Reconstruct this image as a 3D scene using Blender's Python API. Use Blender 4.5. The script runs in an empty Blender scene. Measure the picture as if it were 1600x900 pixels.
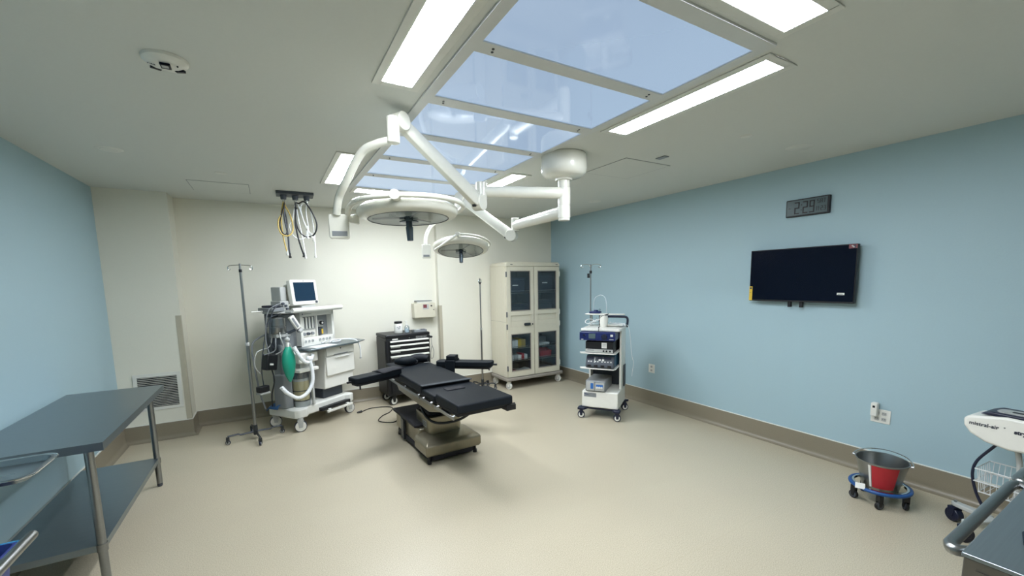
import bpy, bmesh, math, random
from mathutils import Vector, Matrix, Euler
random.seed(7)
PI = math.pi
C = bpy.context.scene.collection
# ------------------------------------------------------------------ camera, world, exposure
H = 2.6945                      # ceiling height
XR, XL = 4.332, -1.463          # blue walls
YB, YB2, YC = 6.18, 6.08, 5.85  # rear wall, its right section, the chase at the left
YF = -1.7                       # wall behind the camera
f_px, yaw, pitch, roll, cyp = 652.96, .5237, -.1197, -.0189, 517.57
fw = Vector((math.sin(yaw)*math.cos(pitch), math.cos(yaw)*math.cos(pitch), math.sin(pitch)))
r0 = Vector((math.cos(yaw), -math.sin(yaw), 0)); u0 = r0.cross(fw)
Rv = math.cos(roll)*r0 + math.sin(roll)*u0; Uv = -math.sin(roll)*r0 + math.cos(roll)*u0
cam = bpy.data.cameras.new('camera'); co = bpy.data.objects.new('camera', cam); C.objects.link(co)
M = Matrix((Rv, Uv, -fw)).transposed().to_4x4(); M.translation = (0, 0, 1.68)
co.matrix_world = M
cam.sensor_fit = 'HORIZONTAL'; cam.sensor_width = 36; cam.lens = f_px*36/1600
cam.shift_y = (cyp-450)/1600; cam.clip_start = .02
bpy.context.scene.camera = co
w = bpy.data.worlds.new('world'); bpy.context.scene.world = w; w.use_nodes = True
w.node_tree.nodes['Background'].inputs[0].default_value = (.5, .55, .6, 1)
w.node_tree.nodes['Background'].inputs[1].default_value = .05
vs = bpy.context.scene.view_settings
vs.view_transform = 'Standard'; vs.look = 'None'; vs.gamma = 1; vs.use_curve_mapping = False
vs.exposure = 0.0
TROFFER = 74.0
PANEL = .64

# ------------------------------------------------------------------ materials
def lin(c):
    return tuple(((v/255)/12.92 if v/255 <= .04045 else ((v/255+.055)/1.055)**2.4) for v in c)
MATS = {}
def mat(name, rgb, rough=.5, metal=0, var=.04, scale=20, bump=0, emit=None, trans=0, coat=0, alpha=1, aniso=None, spec=.5):
    if name in MATS: return MATS[name]
    m = bpy.data.materials.new(name); m.use_nodes = True; nt = m.node_tree; N = nt.nodes; L = nt.links
    b = N['Principled BSDF']; col = lin(rgb)
    tc = N.new('ShaderNodeTexCoord'); no = N.new('ShaderNodeTexNoise'); no.inputs['Scale'].default_value = scale
    no.inputs['Detail'].default_value = 3
    if aniso:
        mp = N.new('ShaderNodeMapping'); mp.inputs['Scale'].default_value = aniso
        L.new(tc.outputs['Object'], mp.inputs[0]); L.new(mp.outputs[0], no.inputs['Vector'])
    else: L.new(tc.outputs['Object'], no.inputs['Vector'])
    mx = N.new('ShaderNodeMix'); mx.data_type = 'RGBA'
    mx.inputs['A'].default_value = (*[c*(1-var) for c in col], 1); mx.inputs['B'].default_value = (*[min(1, c*(1+var)) for c in col], 1)
    L.new(no.outputs['Fac'], mx.inputs['Factor']); L.new(mx.outputs['Result'], b.inputs['Base Color'])
    b.inputs['Roughness'].default_value = rough; b.inputs['Metallic'].default_value = metal
    b.inputs['Specular IOR Level'].default_value = spec
    if trans: b.inputs['Transmission Weight'].default_value = trans
    if coat: b.inputs['Coat Weight'].default_value = coat; b.inputs['Coat Roughness'].default_value = .05
    if alpha < 1: b.inputs['Alpha'].default_value = alpha
    if emit:
        b.inputs['Emission Color'].default_value = (*lin(emit[0]), 1); b.inputs['Emission Strength'].default_value = emit[1]
    if bump:
        bp = N.new('ShaderNodeBump'); bp.inputs['Strength'].default_value = bump; bp.inputs['Distance'].default_value = .002
        L.new(no.outputs['Fac'], bp.inputs['Height']); L.new(bp.outputs[0], b.inputs['Normal'])
    MATS[name] = m; return m

def floor_mat():
    m = bpy.data.materials.new('vinyl_floor'); m.use_nodes = True; nt = m.node_tree; N = nt.nodes; L = nt.links
    b = N['Principled BSDF']; tc = N.new('ShaderNodeTexCoord')
    n1 = N.new('ShaderNodeTexNoise'); n1.inputs['Scale'].default_value = 180; n1.inputs['Detail'].default_value = 4
    n2 = N.new('ShaderNodeTexNoise'); n2.inputs['Scale'].default_value = .9; n2.inputs['Detail'].default_value = 3
    L.new(tc.outputs['Object'], n1.inputs['Vector']); L.new(tc.outputs['Object'], n2.inputs['Vector'])
    cr = N.new('ShaderNodeValToRGB'); e = cr.color_ramp.elements
    e[0].position = .3; e[0].color = (*lin((160, 151, 130)), 1); e[1].position = .7; e[1].color = (*lin((200, 190, 166)), 1)
    L.new(n1.outputs['Fac'], cr.inputs[0])
    hs = N.new('ShaderNodeHueSaturation'); mr = N.new('ShaderNodeMapRange')
    mr.inputs['To Min'].default_value = .93; mr.inputs['To Max'].default_value = 1.07
    L.new(n2.outputs['Fac'], mr.inputs[0]); L.new(mr.outputs[0], hs.inputs['Value']); L.new(cr.outputs[0], hs.inputs['Color'])
    # welded seams of the sheet vinyl: thin lines every 1.83 m
    sx = N.new('ShaderNodeSeparateXYZ'); L.new(tc.outputs['Object'], sx.inputs[0])
    ad = N.new('ShaderNodeMath'); ad.operation = 'ADD'; ad.inputs[1].default_value = 9.45; L.new(sx.outputs['Y'], ad.inputs[0])
    md = N.new('ShaderNodeMath'); md.operation = 'MODULO'; md.inputs[1].default_value = 1.83; L.new(ad.outputs[0], md.inputs[0])
    lt = N.new('ShaderNodeMath'); lt.operation = 'LESS_THAN'; lt.inputs[1].default_value = .004; L.new(md.outputs[0], lt.inputs[0])
    mx = N.new('ShaderNodeMix'); mx.data_type = 'RGBA'; mx.inputs['B'].default_value = (*lin((178, 168, 144)), 1)
    L.new(lt.outputs[0], mx.inputs['Factor']); L.new(hs.outputs[0], mx.inputs['A']); L.new(mx.outputs['Result'], b.inputs['Base Color'])
    r = N.new('ShaderNodeMapRange'); r.inputs['To Min'].default_value = .26; r.inputs['To Max'].default_value = .42
    L.new(n2.outputs['Fac'], r.inputs[0]); L.new(r.outputs[0], b.inputs['Roughness'])
    bp = N.new('ShaderNodeBump'); bp.inputs['Strength'].default_value = .12; bp.inputs['Distance'].default_value = .002
    L.new(n1.outputs['Fac'], bp.inputs['Height']); L.new(bp.outputs[0], b.inputs['Normal'])
    return m
def glass_mat(name, tint, gloss=.12, rough=.03):
    m = bpy.data.materials.new(name); m.use_nodes = True; nt = m.node_tree; N = nt.nodes; L = nt.links
    N.remove(N['Principled BSDF']); o = N['Material Output']
    t = N.new('ShaderNodeBsdfTransparent'); t.inputs[0].default_value = (*tint, 1)
    g = N.new('ShaderNodeBsdfGlossy'); g.inputs['Roughness'].default_value = rough
    no = N.new('ShaderNodeTexNoise'); no.inputs['Scale'].default_value = 3
    mr = N.new('ShaderNodeMapRange'); mr.inputs['To Min'].default_value = gloss*.8; mr.inputs['To Max'].default_value = gloss*1.2
    mx = N.new('ShaderNodeMixShader'); L.new(no.outputs['Fac'], mr.inputs[0]); L.new(mr.outputs[0], mx.inputs[0])
    L.new(t.outputs[0], mx.inputs[1]); L.new(g.outputs[0], mx.inputs[2]); L.new(mx.outputs[0], o.inputs[0]); return m

m_floor = floor_mat()
m_ceil = mat('ceiling_paint', (208, 210, 203), .7, bump=.15, scale=60, var=.02)
m_blue = mat('blue_wall_paint', (160, 186, 194), .55, bump=.25, scale=90, var=.02)
m_cream = mat('cream_wall_paint', (222, 220, 205), .55, bump=.2, scale=90, var=.02)
m_base = mat('cove_base_vinyl', (132, 124, 106), .4, scale=150, var=.12)
m_white = mat('white_plastic', (222, 222, 214), .35)
m_enamel = mat('white_enamel', (226, 225, 216), .28)
m_trim = mat('white_trim', (215, 215, 206), .4)
m_lampw = mat('lamp_cream_enamel', (222, 221, 208), .25, coat=.3)
m_cab = mat('cabinet_cream', (205, 200, 180), .4)
m_cabg = mat('cabinet_bumper_grey', (140, 134, 124), .5)
m_black = mat('black_plastic', (10, 12, 17), .45)
m_pad = mat('black_vinyl_pad', (9, 17, 24), .6, spec=.25, bump=.15, scale=120)
m_padd = mat('black_fabric', (22, 24, 30), .8, bump=.4, scale=300)
m_navy = mat('navy_plastic', (18, 32, 86), .35)
m_navyd = mat('dark_navy_plastic', (18, 24, 48), .4)
m_rubber = mat('dark_rubber', (24, 24, 30), .7)
m_steel = mat('brushed_steel', (150, 152, 152), .3, 1, aniso=(1, 60, 60), var=.12, scale=6)
m_steelt = mat('steel_sheet', (140, 150, 155), .34, .9, aniso=(1, 40, 1), var=.1, scale=5)
m_chrome = mat('chrome', (205, 207, 208), .1, 1)
m_steelb = mat('champagne_steel', (142, 135, 116), .3, .65, aniso=(40, 1, 1), var=.08)
m_darks = mat('dark_steel', (70, 74, 78), .35, .8)
m_grey = mat('grey_plastic', (128, 132, 134), .45)
m_lgrey = mat('light_grey_plastic', (176, 178, 174), .4)
m_dgrey = mat('dark_grey_plastic', (62, 68, 76), .45)
m_teal = mat('teal_casing', (24, 76, 104), .4)
m_green = mat('green_rubber_bag', (18, 138, 112), .35, bump=.2, scale=15, var=.1)
m_hose = mat('white_hose', (225, 228, 228), .35)
m_beige = mat('absorbent_beige', (186, 172, 130), .6, scale=200, var=.15)
m_red = mat('red_label', (176, 34, 44), .45, var=.08)
m_redp = mat('red_plastic', (170, 30, 45), .4)
m_yel = mat('yellow_card', (214, 178, 50), .5)
m_yhose = mat('yellow_hose', (206, 178, 96), .45)
m_bring = mat('blue_bumper', (26, 76, 136), .4)
m_bin = mat('blue_bin_plastic', (26, 46, 120), .35)
m_binl = mat('blue_bin_edge', (60, 140, 190), .35)
m_paper = mat('white_paper', (232, 232, 226), .7)
m_screen = mat('black_screen', (2, 8, 26), .16, spec=.2)
m_mscreen = mat('monitor_screen', (24, 46, 66), .15)
m_lcd = mat('grey_lcd', (80, 95, 98), .25)
m_seg = mat('lcd_segment', (8, 14, 22), .4)
m_glass = glass_mat('cabinet_glass', (.84, .88, .9), .06)
m_clear = glass_mat('clear_plastic', (.82, .86, .88), .15, .1)
m_light = mat('strip_light_diffuser', (240, 244, 255), .5, emit=((240, 246, 255), TROFFER))
m_panel = mat('laminar_panel', (40, 46, 56), .06, spec=.3, emit=((192, 218, 248), PANEL), var=.06, scale=1.5)
m_bar = mat('grey_frame_bar', (205, 207, 204), .45)
m_reflector = mat('lamp_reflector', (206, 210, 206), .22, .35, var=.1, scale=4)
m_orange = mat('brown_label', (120, 62, 66), .5)
m_skin = mat('tubing_clear', (190, 200, 205), .2)
m_ink = mat('printed_ink', (40, 44, 60), .5)
m_blueprint = mat('blue_print', (40, 100, 170), .4)
m_cloth = mat('blue_cloth', (50, 92, 140), .8, bump=.5, scale=40)

# ------------------------------------------------------------------ mesh helpers
class MB:
    def __init__(s): s.v = []; s.f = []; s.mi = []; s.mats = []; s.cur = 0
    def mat(s, m):
        if m not in s.mats: s.mats.append(m)
        s.cur = s.mats.index(m); return s
    def add(s, vs_, fs):
        o = len(s.v); s.v += [tuple(v) for v in vs_]; s.f += [tuple(i+o for i in f) for f in fs]; s.mi += [s.cur]*len(fs); return s
    def box(s, x0, x1, y0, y1, z0, z1, rot=None, piv=None):
        vv = [Vector((x, y, z)) for z in (z0, z1) for y in (y0, y1) for x in (x0, x1)]
        if rot:
            R = Euler([math.radians(a) for a in rot]).to_matrix(); p = Vector(piv) if piv else Vector(((x0+x1)/2, (y0+y1)/2, (z0+z1)/2))
            vv = [R @ (v-p)+p for v in vv]
        return s.add(vv, [(0, 2, 3, 1), (4, 5, 7, 6), (0, 1, 5, 4), (2, 6, 7, 3), (0, 4, 6, 2), (1, 3, 7, 5)])
    def cyl(s, p0, p1, r0, r1=None, n=24):
        return s.tube([p0, p1], r0 if r1 is None else [r0, r1], n)
    def tube(s, pts, r, n=12, closed=False, cap=True):
        P = [Vector(p) for p in pts]; k = len(P); rs = r if isinstance(r, (list, tuple)) else [r]*k
        T = []
        for i in range(k):
            a = P[i-1] if (i > 0 or closed) else P[i]; b = P[(i+1) % k] if (i < k-1 or closed) else P[i]
            T.append((b-a).normalized())
        ref = Vector((0, 0, 1)) if abs(T[0].z) < .9 else Vector((1, 0, 0))
        nrm = (ref-T[0]*ref.dot(T[0])).normalized(); vv = []
        for i in range(k):
            nrm = (nrm-T[i]*nrm.dot(T[i])); nrm = nrm.normalized() if nrm.length > 1e-6 else T[i].orthogonal().normalized()
            bn = T[i].cross(nrm)
            for j in range(n):
                a = 2*PI*j/n; vv.append(P[i]+(nrm*math.cos(a)+bn*math.sin(a))*rs[i])
        fs = []
        for i in range(k if closed else k-1):
            for j in range(n):
                a = i*n+j; b = i*n+(j+1) % n; c = ((i+1) % k)*n+(j+1) % n; d = ((i+1) % k)*n+j; fs.append((a, b, c, d))
        if cap and not closed: fs.append(tuple(range(n))[::-1]); fs.append(tuple((k-1)*n+j for j in range(n)))
        return s.add(vv, fs)
    def lathe(s, prof, c=(0, 0, 0), n=40, M3=None, a0=0, a1=2*PI):
        full = abs(a1-a0-2*PI) < 1e-6; m = n if full else n+1; vv = []
        for j in range(m):
            a = a0+(a1-a0)*j/n
            for (r, z) in prof:
                v = Vector((r*math.cos(a), r*math.sin(a), z)); v = (M3 @ v if M3 else v)+Vector(c); vv.append(v)
        k = len(prof); fs = []
        for j in range(n):
            for i in range(k-1):
                a = j*k+i; b = ((j+1) % m)*k+i; fs.append((a, b, b+1, a+1))
        return s.add(vv, fs)
    def ball(s, c, rx, ry=None, rz=None, n=20):
        ry = rx if ry is None else ry; rz = rx if rz is None else rz; h = n//2
        vv = [(c[0]+rx*math.sin(PI*i/h)*math.cos(2*PI*j/n), c[1]+ry*math.sin(PI*i/h)*math.sin(2*PI*j/n), c[2]+rz*math.cos(PI*i/h)) for i in range(h+1) for j in range(n)]
        fs = [(i*n+j, (i+1)*n+j, (i+1)*n+(j+1) % n, i*n+(j+1) % n) for i in range(h) for j in range(n)]
        return s.add(vv, fs)
    def prism(s, poly, a0, a1, axis='z'):
        """extrude a 2D outline; axis = the axis it is extruded along (y: poly is x,z ; x: poly is y,z)"""
        k = len(poly)
        def mk(p, t): return {'z': (p[0], p[1], t), 'y': (p[0], t, p[1]), 'x': (t, p[0], p[1])}[axis]
        vv = [mk(p, a0) for p in poly]+[mk(p, a1) for p in poly]
        return s.add(vv, [tuple(range(k))[::-1], tuple(range(k, 2*k))]+[(i, (i+1) % k, k+(i+1) % k, k+i) for i in range(k)])
    def build(s, name, m=None, parent=None, bevel=0, seg=2, smooth=35):
        me = bpy.data.meshes.new(name); me.from_pydata(s.v, [], s.f)
        mats = s.mats if s.mats else [m]
        for x in mats: me.materials.append(x)
        if s.mats: me.polygons.foreach_set('material_index', s.mi)
        b = bmesh.new(); b.from_mesh(me); bmesh.ops.remove_doubles(b, verts=b.verts, dist=1e-6)
        bmesh.ops.recalc_face_normals(b, faces=b.faces); b.to_mesh(me); b.free()
        me.polygons.foreach_set('use_smooth', [True]*len(me.polygons)); me.set_sharp_from_angle(angle=math.radians(smooth))
        o = bpy.data.objects.new(name, me); C.objects.link(o); o.parent = parent
        if bevel:
            bv = o.modifiers.new('bevel', 'BEVEL'); bv.width = bevel; bv.segments = seg; bv.limit_method = 'ANGLE'; bv.angle_limit = math.radians(40)
            bv.harden_normals = False
        return o
def crv(pts, n=8, closed=False):
    P = [Vector(p) for p in pts]; out = []; k = len(P)
    for i in range(k if closed else k-1):
        a = P[(i-1) % k] if (i > 0 or closed) else P[i]*2-P[i+1]; b = P[i]; c = P[(i+1) % k]
        d = P[(i+2) % k] if (i < k-2 or closed) else c*2-b
        for j in range(n):
            t = j/n; out.append(.5*((2*b)+(c-a)*t+(2*a-5*b+4*c-d)*t*t+(3*b-a-3*c+d)*t**3))
    if not closed: out.append(P[-1])
    return out
def rrect(x0, x1, y0, y1, r, n=5):
    o = []
    for cx, cy, a in ((x1-r, y1-r, 0), (x0+r, y1-r, 90), (x0+r, y0+r, 180), (x1-r, y0+r, 270)):
        for j in range(n+1):
            t = math.radians(a+90*j/n); o.append((cx+r*math.cos(t), cy+r*math.sin(t)))
    return o
def bx(x0, x1, y0, y1, z0, z1, **k): return MB().box(x0, x1, y0, y1, z0, z1, **k)
def tag(o, label, cat, group=None):
    o['label'] = label; o['category'] = cat
    if group: o['group'] = group
    return o
def thing(name, label, cat, loc=(0, 0, 0), rz=0, group=None):
    o = bpy.data.objects.new(name, None); C.objects.link(o); o.empty_display_size = .1
    o.location = loc; o.rotation_euler = (0, 0, math.radians(rz)); return tag(o, label, cat, group)
def struct(o): o['kind'] = 'structure'; return o
def lab(o, t): o['label'] = t; return o
def text(name, s, size, loc, rot, m, parent, ext=.0006, align='LEFT', bold=0):
    c = bpy.data.curves.new(name, 'FONT'); c.body = s; c.size = size; c.extrude = ext; c.align_x = align; c.offset = bold
    t = bpy.data.objects.new('tmp', c); C.objects.link(t)
    bpy.context.view_layer.update()
    me = bpy.data.meshes.new_from_object(t.evaluated_get(bpy.context.evaluated_depsgraph_get()))
    bpy.data.objects.remove(t); me.materials.clear(); me.materials.append(m)
    R = Euler([math.radians(a) for a in rot]).to_matrix().to_4x4(); R.translation = loc; me.transform(R)
    o = bpy.data.objects.new(name, me); C.objects.link(o); o.parent = parent; return o
def copy_tree(o, parent=None):
    c = o.copy(); C.objects.link(c); c.parent = parent
    for ch in list(o.children): copy_tree(ch, c)
    return c
FR = (90, 0, 0)      # text standing up and facing local -Y
def caster(parent, x, y, r, fork, tire, hub, ang=0, w=.03, ztop=None, name='caster', hr=.72):
    """swivel caster; wheel axis along direction ang"""
    zt = ztop if ztop else 2*r+.03
    a = math.radians(ang); d = Vector((math.cos(a), math.sin(a), 0)); e = Vector((-d.y, d.x, 0))
    c = Vector((x, y, r)); f = MB(); R = Matrix((d, e, Vector((0, 0, 1)))).transposed()
    top = Vector((x, y, zt))
    f.cyl(top, (x, y, zt-.02), .016, n=12)
    f.prism([( -r*.55, 0), (r*.55, 0), (r*.3, r*1.1), (-r*.3, r*1.1)], 0, .001) if False else None
    for sg in (-1, 1):
        pl = [(-r*.3, r*.75), (r*.3, r*.75), (r*.5, 2*r+.004), (-r*.5, 2*r+.004)]
        vv = []
        for t in (sg*(w/2+.002), sg*(w/2+.007)):
            for (p, z) in pl: q = d*t+e*p; vv.append((x+q.x, y+q.y, z))
        f.add(vv, [(0, 1, 2, 3), (7, 6, 5, 4), (0, 4, 5, 1), (1, 5, 6, 2), (2, 6, 7, 3), (3, 7, 4, 0)])
    vv = [];
    for z in (2*r+.002, max(2*r+.012, zt-.012)):
        for t, p in ((-1, -1), (1, -1), (1, 1), (-1, 1)): q = d*t*(w/2+.007)+e*p*r*.5; vv.append((x+q.x, y+q.y, z))
    f.add(vv, [(0, 3, 2, 1), (4, 5, 6, 7), (0, 1, 5, 4), (1, 2, 6, 5), (2, 3, 7, 6), (3, 0, 4, 7)])
    fo = f.build(name, fork, parent, bevel=.002)
    wh = MB(); M3 = Matrix((e, Vector((0, 0, 1)), d)).transposed()
    wh.mat(tire).lathe([(0, -w/2), (r*.9, -w/2), (r, -w/2+.004), (r, w/2-.004), (r*.9, w/2), (0, w/2)], c, 28, M3)
    for sg in (-1, 1):
        wh.mat(hub).lathe([(0, sg*(w/2+.003)), (r*hr, sg*(w/2+.002)), (r*(hr+.02), sg*w/2)], c, 28, M3)
        wh.mat(tire).lathe([(0, sg*(w/2+.005)), (r*.14, sg*(w/2+.005)), (r*.15, sg*w/2)], c, 12, M3)
    wh.build('wheel', None, fo); return fo

# ------------------------------------------------------------------ room shell
struct(bx(XL-.1, XR+.1, YF-.1, YB+.3, -.1, 0).build('floor', m_floor))
struct(bx(XL-.1, XR+.1, YF-.1, YB+.3, H, H+.12).build('ceiling', m_ceil))
struct(bx(XL-.1, XL, YF, YB+.3, 0, H).build('wall_left', m_blue))
struct(bx(XR, XR+.1, YF, YB+.3, 0, H).build('wall_right', m_blue))
XCH, XCO = -.867, 2.235
struct(MB().prism([(XL, YC), (XCH, YC), (XCH, YB), (XCO, YB), (XCO, YB2), (XR, YB2), (XR, YB+.3), (XL, YB+.3)], 0, H).build('wall_back', m_cream))
struct(bx(XL-.1, XR+.1, YF-.1, YF, 0, H).build('wall_front', m_cream))
def base(name, path, hgt=.185, t=.012):
    """coved skirting swept along a floor path; the room lies to the right of the path direction"""
    prof = [(0, 0), (.055, 0), (.055, .003)]+[(t+(.043)*(1-math.sin(a)), .003+.043*(1-math.cos(a))) for a in (PI/2*i/6 for i in range(0, 7))][0:0]
    prof = [(0, hgt), (t, hgt), (t, .05)]+[(t+.038*(1-math.cos(PI/2*i/6)), .05-.048*math.sin(PI/2*i/6)) for i in range(1, 7)]+[(.05, 0), (0, 0)]
    P = [Vector((*p, 0)) for p in path]; n = len(P); vv = []
    for i in range(n):
        d0 = (P[i]-P[i-1]).normalized() if i else (P[1]-P[0]).normalized()
        d1 = (P[i+1]-P[i]).normalized() if i < n-1 else d0
        n0 = Vector((d0.y, -d0.x, 0)); n1 = Vector((d1.y, -d1.x, 0)); b = (n0+n1); b = b/(b.dot(n0) if abs(b.dot(n0)) > 1e-6 else 1)
        for (o, z) in prof: vv.append(P[i]+b*o+Vector((0, 0, z)))
    k = len(prof); m = MB().mat(m_base)
    m.add(vv, [(i*k+j, i*k+(j+1) % k, (i+1)*k+(j+1) % k, (i+1)*k+j) for i in range(n-1) for j in range(k)])
    m.mat(m_trim); vv = []     # the light cap strip along the top
    for i in range(n):
        d0 = (P[i]-P[i-1]).normalized() if i else (P[1]-P[0]).normalized()
        d1 = (P[i+1]-P[i]).normalized() if i < n-1 else d0
        n0 = Vector((d0.y, -d0.x, 0)); n1 = Vector((d1.y, -d1.x, 0)); b = (n0+n1); b = b/(b.dot(n0) if abs(b.dot(n0)) > 1e-6 else 1)
        for (o, z) in ((0, hgt), (t+.001, hgt), (t+.001, hgt+.005), (0, hgt+.006)): vv.append(P[i]+b*o+Vector((0, 0, z)))
    m.add(vv, [(i*4+j, i*4+(j+1) % 4, (i+1)*4+(j+1) % 4, (i+1)*4+j) for i in range(n-1) for j in range(4)])
    return struct(m.build(name, None))
base('baseboard_left', [(XL, YF), (XL, YC)])
base('baseboard_back', [(XL, YC), (XCH, YC), (XCH, YB), (XCO, YB), (XCO, YB2), (XR, YB2)])
base('baseboard_right', [(XR, YB2), (XR, YF)])
# corner guards
struct(MB().prism([(XCH-.045, YC), (XCH-.045, YC-.003), (XCH+.003, YC-.003), (XCH+.003, YC+.045), (XCH, YC+.045), (XCH, YC)], .19, 1.37).build('trim_1', mat('corner_guard', (178, 172, 152), .5)))
struct(MB().prism([(XCO-.003, YB2+.045), (XCO-.003, YB2-.003), (XCO+.045, YB2-.003), (XCO+.045, YB2), (XCO, YB2), (XCO, YB2+.045)], .19, 1.33).build('trim_2', MATS['corner_guard']))

# ------------------------------------------------------------------ ceiling: lights, diffuser field, plates
GX0, GX1 = .858, 1.962
spans = [(1.187, 1.687), (1.772, 2.279), (2.378, 2.88), (2.978, 3.481), (3.579, 4.087), (4.186, 4.684)]
fr = MB(); y0, y1 = spans[0][0]-.075, spans[-1][1]+.06
zt, zb = H-.0005, H-.012
fr.box(GX0-.055, GX0, y0, y1, zb, zt).box(GX1, GX1+.052, y0, y1, zb, zt)
fr.box(GX0, GX1, y0, spans[0][0], zb, zt).box(GX0, GX1, spans[-1][1], y1, zb, zt)
for a, b in zip(spans, spans[1:]): fr.box(GX0, GX1, a[1], b[0], zb, zt)
fo = thing('diffuser_frame', 'grey metal grid frame holding six big pale blue ceiling panels', 'ceiling frame', ((GX0+GX1)/2, 3, H))
fm = fr.build('frame', m_bar); fm.parent = fo; fm.location = (-(GX0+GX1)/2, -3, -H)
sc = MB()
for a, b in zip(spans, spans[1:]):
    for x in (GX0+.07, GX1-.07):
        for dy in (-.012, .012): sc.cyl((x-(GX0+GX1)/2+dy*.3, (a[1]+b[0])/2+dy-3, zb-H), (x-(GX0+GX1)/2+dy*.3, (a[1]+b[0])/2+dy-3, zb-.003-H), .006, n=10)
sc.build('screw', m_darks, fo)['kind'] = 'stuff'
plabel = ['pale blue lit ceiling panel nearest the camera, largest in the picture', 'second pale blue lit ceiling panel from the camera side',
          'pale blue lit ceiling panel that mirrors the small surgical lamp, third from camera', 'pale blue lit ceiling panel behind the upper knee of the long lamp arm, fourth from camera',
          'fifth pale blue lit ceiling panel, seen above the big lamp head', 'farthest pale blue lit ceiling panel, next to the far strip light']
for (a, b), l in zip(spans, plabel):
    o = bx(GX0+.001, GX1-.001, a+.001, b-.001, H-.006, H-.001).build('ceiling_panel', m_panel); tag(o, l, 'ceiling light panel', 'pale blue diffuser panels in the ceiling')
def troffer(x0, x1, y0, y1, label):
    cx, cy = (x0+x1)/2, (y0+y1)/2; t = thing('strip_light', label, 'ceiling light', (cx, cy, H), 0, 'white strip lights around the ceiling panels')
    hx, hy = (x1-x0)/2, (y1-y0)/2; e = .042; m = MB()
    m.box(-hx-e, -hx, -hy-e, hy+e, -.007, -.0005).box(hx, hx+e, -hy-e, hy+e, -.007, -.0005).box(-hx, hx, -hy-e, -hy, -.007, -.0005).box(-hx, hx, hy, hy+e, -.007, -.0005)
    m.build('frame', m_trim, t, bevel=.002)
    bx(-hx, hx, -hy, hy, -.005, -.001).build('diffuser', m_light, t)
troffer(.572, .725, 1.21, 2.25, 'bright white strip light left of the panels, cut by the top edge')
troffer(.572, .705, 3.60, 4.675, 'bright strip light at the far left, behind the bent lamp yoke')
troffer(2.104, 2.259, 1.21, 2.262, 'long bright strip light right of the panels, in front of the lamp mount')
troffer(2.10, 2.25, 3.57, 4.65, 'bright strip light mostly hidden behind the horizontal lamp arm')
troffer(.90, 1.93, 4.81, 4.985, 'bright strip light at the far end, just above the big lamp head')
troffer(.88, 1.94, .888, 1.044, 'bright strip light at the top right, nearest the camera')
def plate(x, y, r, label, name='ceiling_plate', cat='ceiling plate', d=.006):
    m = MB().lathe([(0, -d), (r*.62, -d), (r*.66, -d*.6), (r*.9, -d*.7), (r, -.0003)], (0, 0, 0), 32)
    o = m.build(name, m_trim); o.location = (x, y, H); return tag(o, label, cat, 'round white ceiling plates')
plate(-.93, 4.24, .08, 'round white ceiling plate near the left blue wall')
plate(3.09, 1.89, .042, 'smallest round ceiling plate, between strip light and the large plate')
plate(3.745, 1.85, .095, 'large round ceiling plate above the wall clock')
plate(3.79, 4.33, .085, 'round ceiling plate near the blue wall, above the equipment tower')
plate(-.29, 4.68, .05, 'small round ceiling plate beside the far left access hatch')
plate(2.72, 4.55, .05, 'small faint ceiling plate behind the lower lamp arm')
def hatch(x0, x1, y0, y1, label):
    e = .006; t = MB(); hx, hy = (x1-x0)/2, (y1-y0)/2
    t.mat(m_ceil).box(-hx, hx, -hy, hy, -.003, -.0005)
    t.mat(m_grey)
    for a in ((-hx-e, -hx, -hy-e, hy+e), (hx, hx+e, -hy-e, hy+e), (-hx, hx, -hy-e, -hy), (-hx, hx, hy, hy+e)): t.box(*a, -.0022, -.0006)
    o = t.build('access_hatch', None); o.location = ((x0+x1)/2, (y0+y1)/2, H); tag(o, label, 'access hatch')
hatch(-.594, -.096, 5.1, 5.58, 'flush square access hatch in the ceiling, before the cream chase')
hatch(2.70, 3.24, 2.69, 3.22, 'flush square access hatch in the ceiling, right of the lamp mount')
tag(bx(2.935, 2.99, 2.49, 2.585, H-.008, H-.0005).build('ceiling_label', m_grey, bevel=.002), 'small grey rectangular tab on the ceiling beside the right hatch', 'tab')
# speaker strobe on the ceiling
t = thing('fire_alarm_strobe', 'round white ceiling alarm strobe with dark windows, upper left', 'fire alarm', (-.322, 2.503, H), 0)
MB().lathe([(0, -.036), (.045, -.035), (.07, -.026), (.084, -.012), (.086, -.0005)], (0, 0, 0), 40).build('housing', m_white, t)
w_ = MB().box(-.016, .022, -.050, -.004, -.044, -.034).build('strobe_window', m_screen, t, bevel=.002)
MB().box(-.010, .014, -.042, -.020, -.0455, -.0435).build('strobe_lamp', m_lgrey, w_)
MB().box(.030, .068, .010, .030, -.0375, -.026, rot=(0, 0, -22)).build('vent', m_screen, t, bevel=.002)
MB().box(-.060, -.020, .022, .038, -.0375, -.026, rot=(0, 0, 25)).build('vent', m_screen, t, bevel=.002)
MB().ball((.046, -.030, -.0345), .004, n=10).build('indicator', m_black, t)
text('lettering', 'FIRE', .016, (-.062, -.016, -.0365), (180, 8, 0), m_dgrey, t, align='LEFT')

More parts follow.
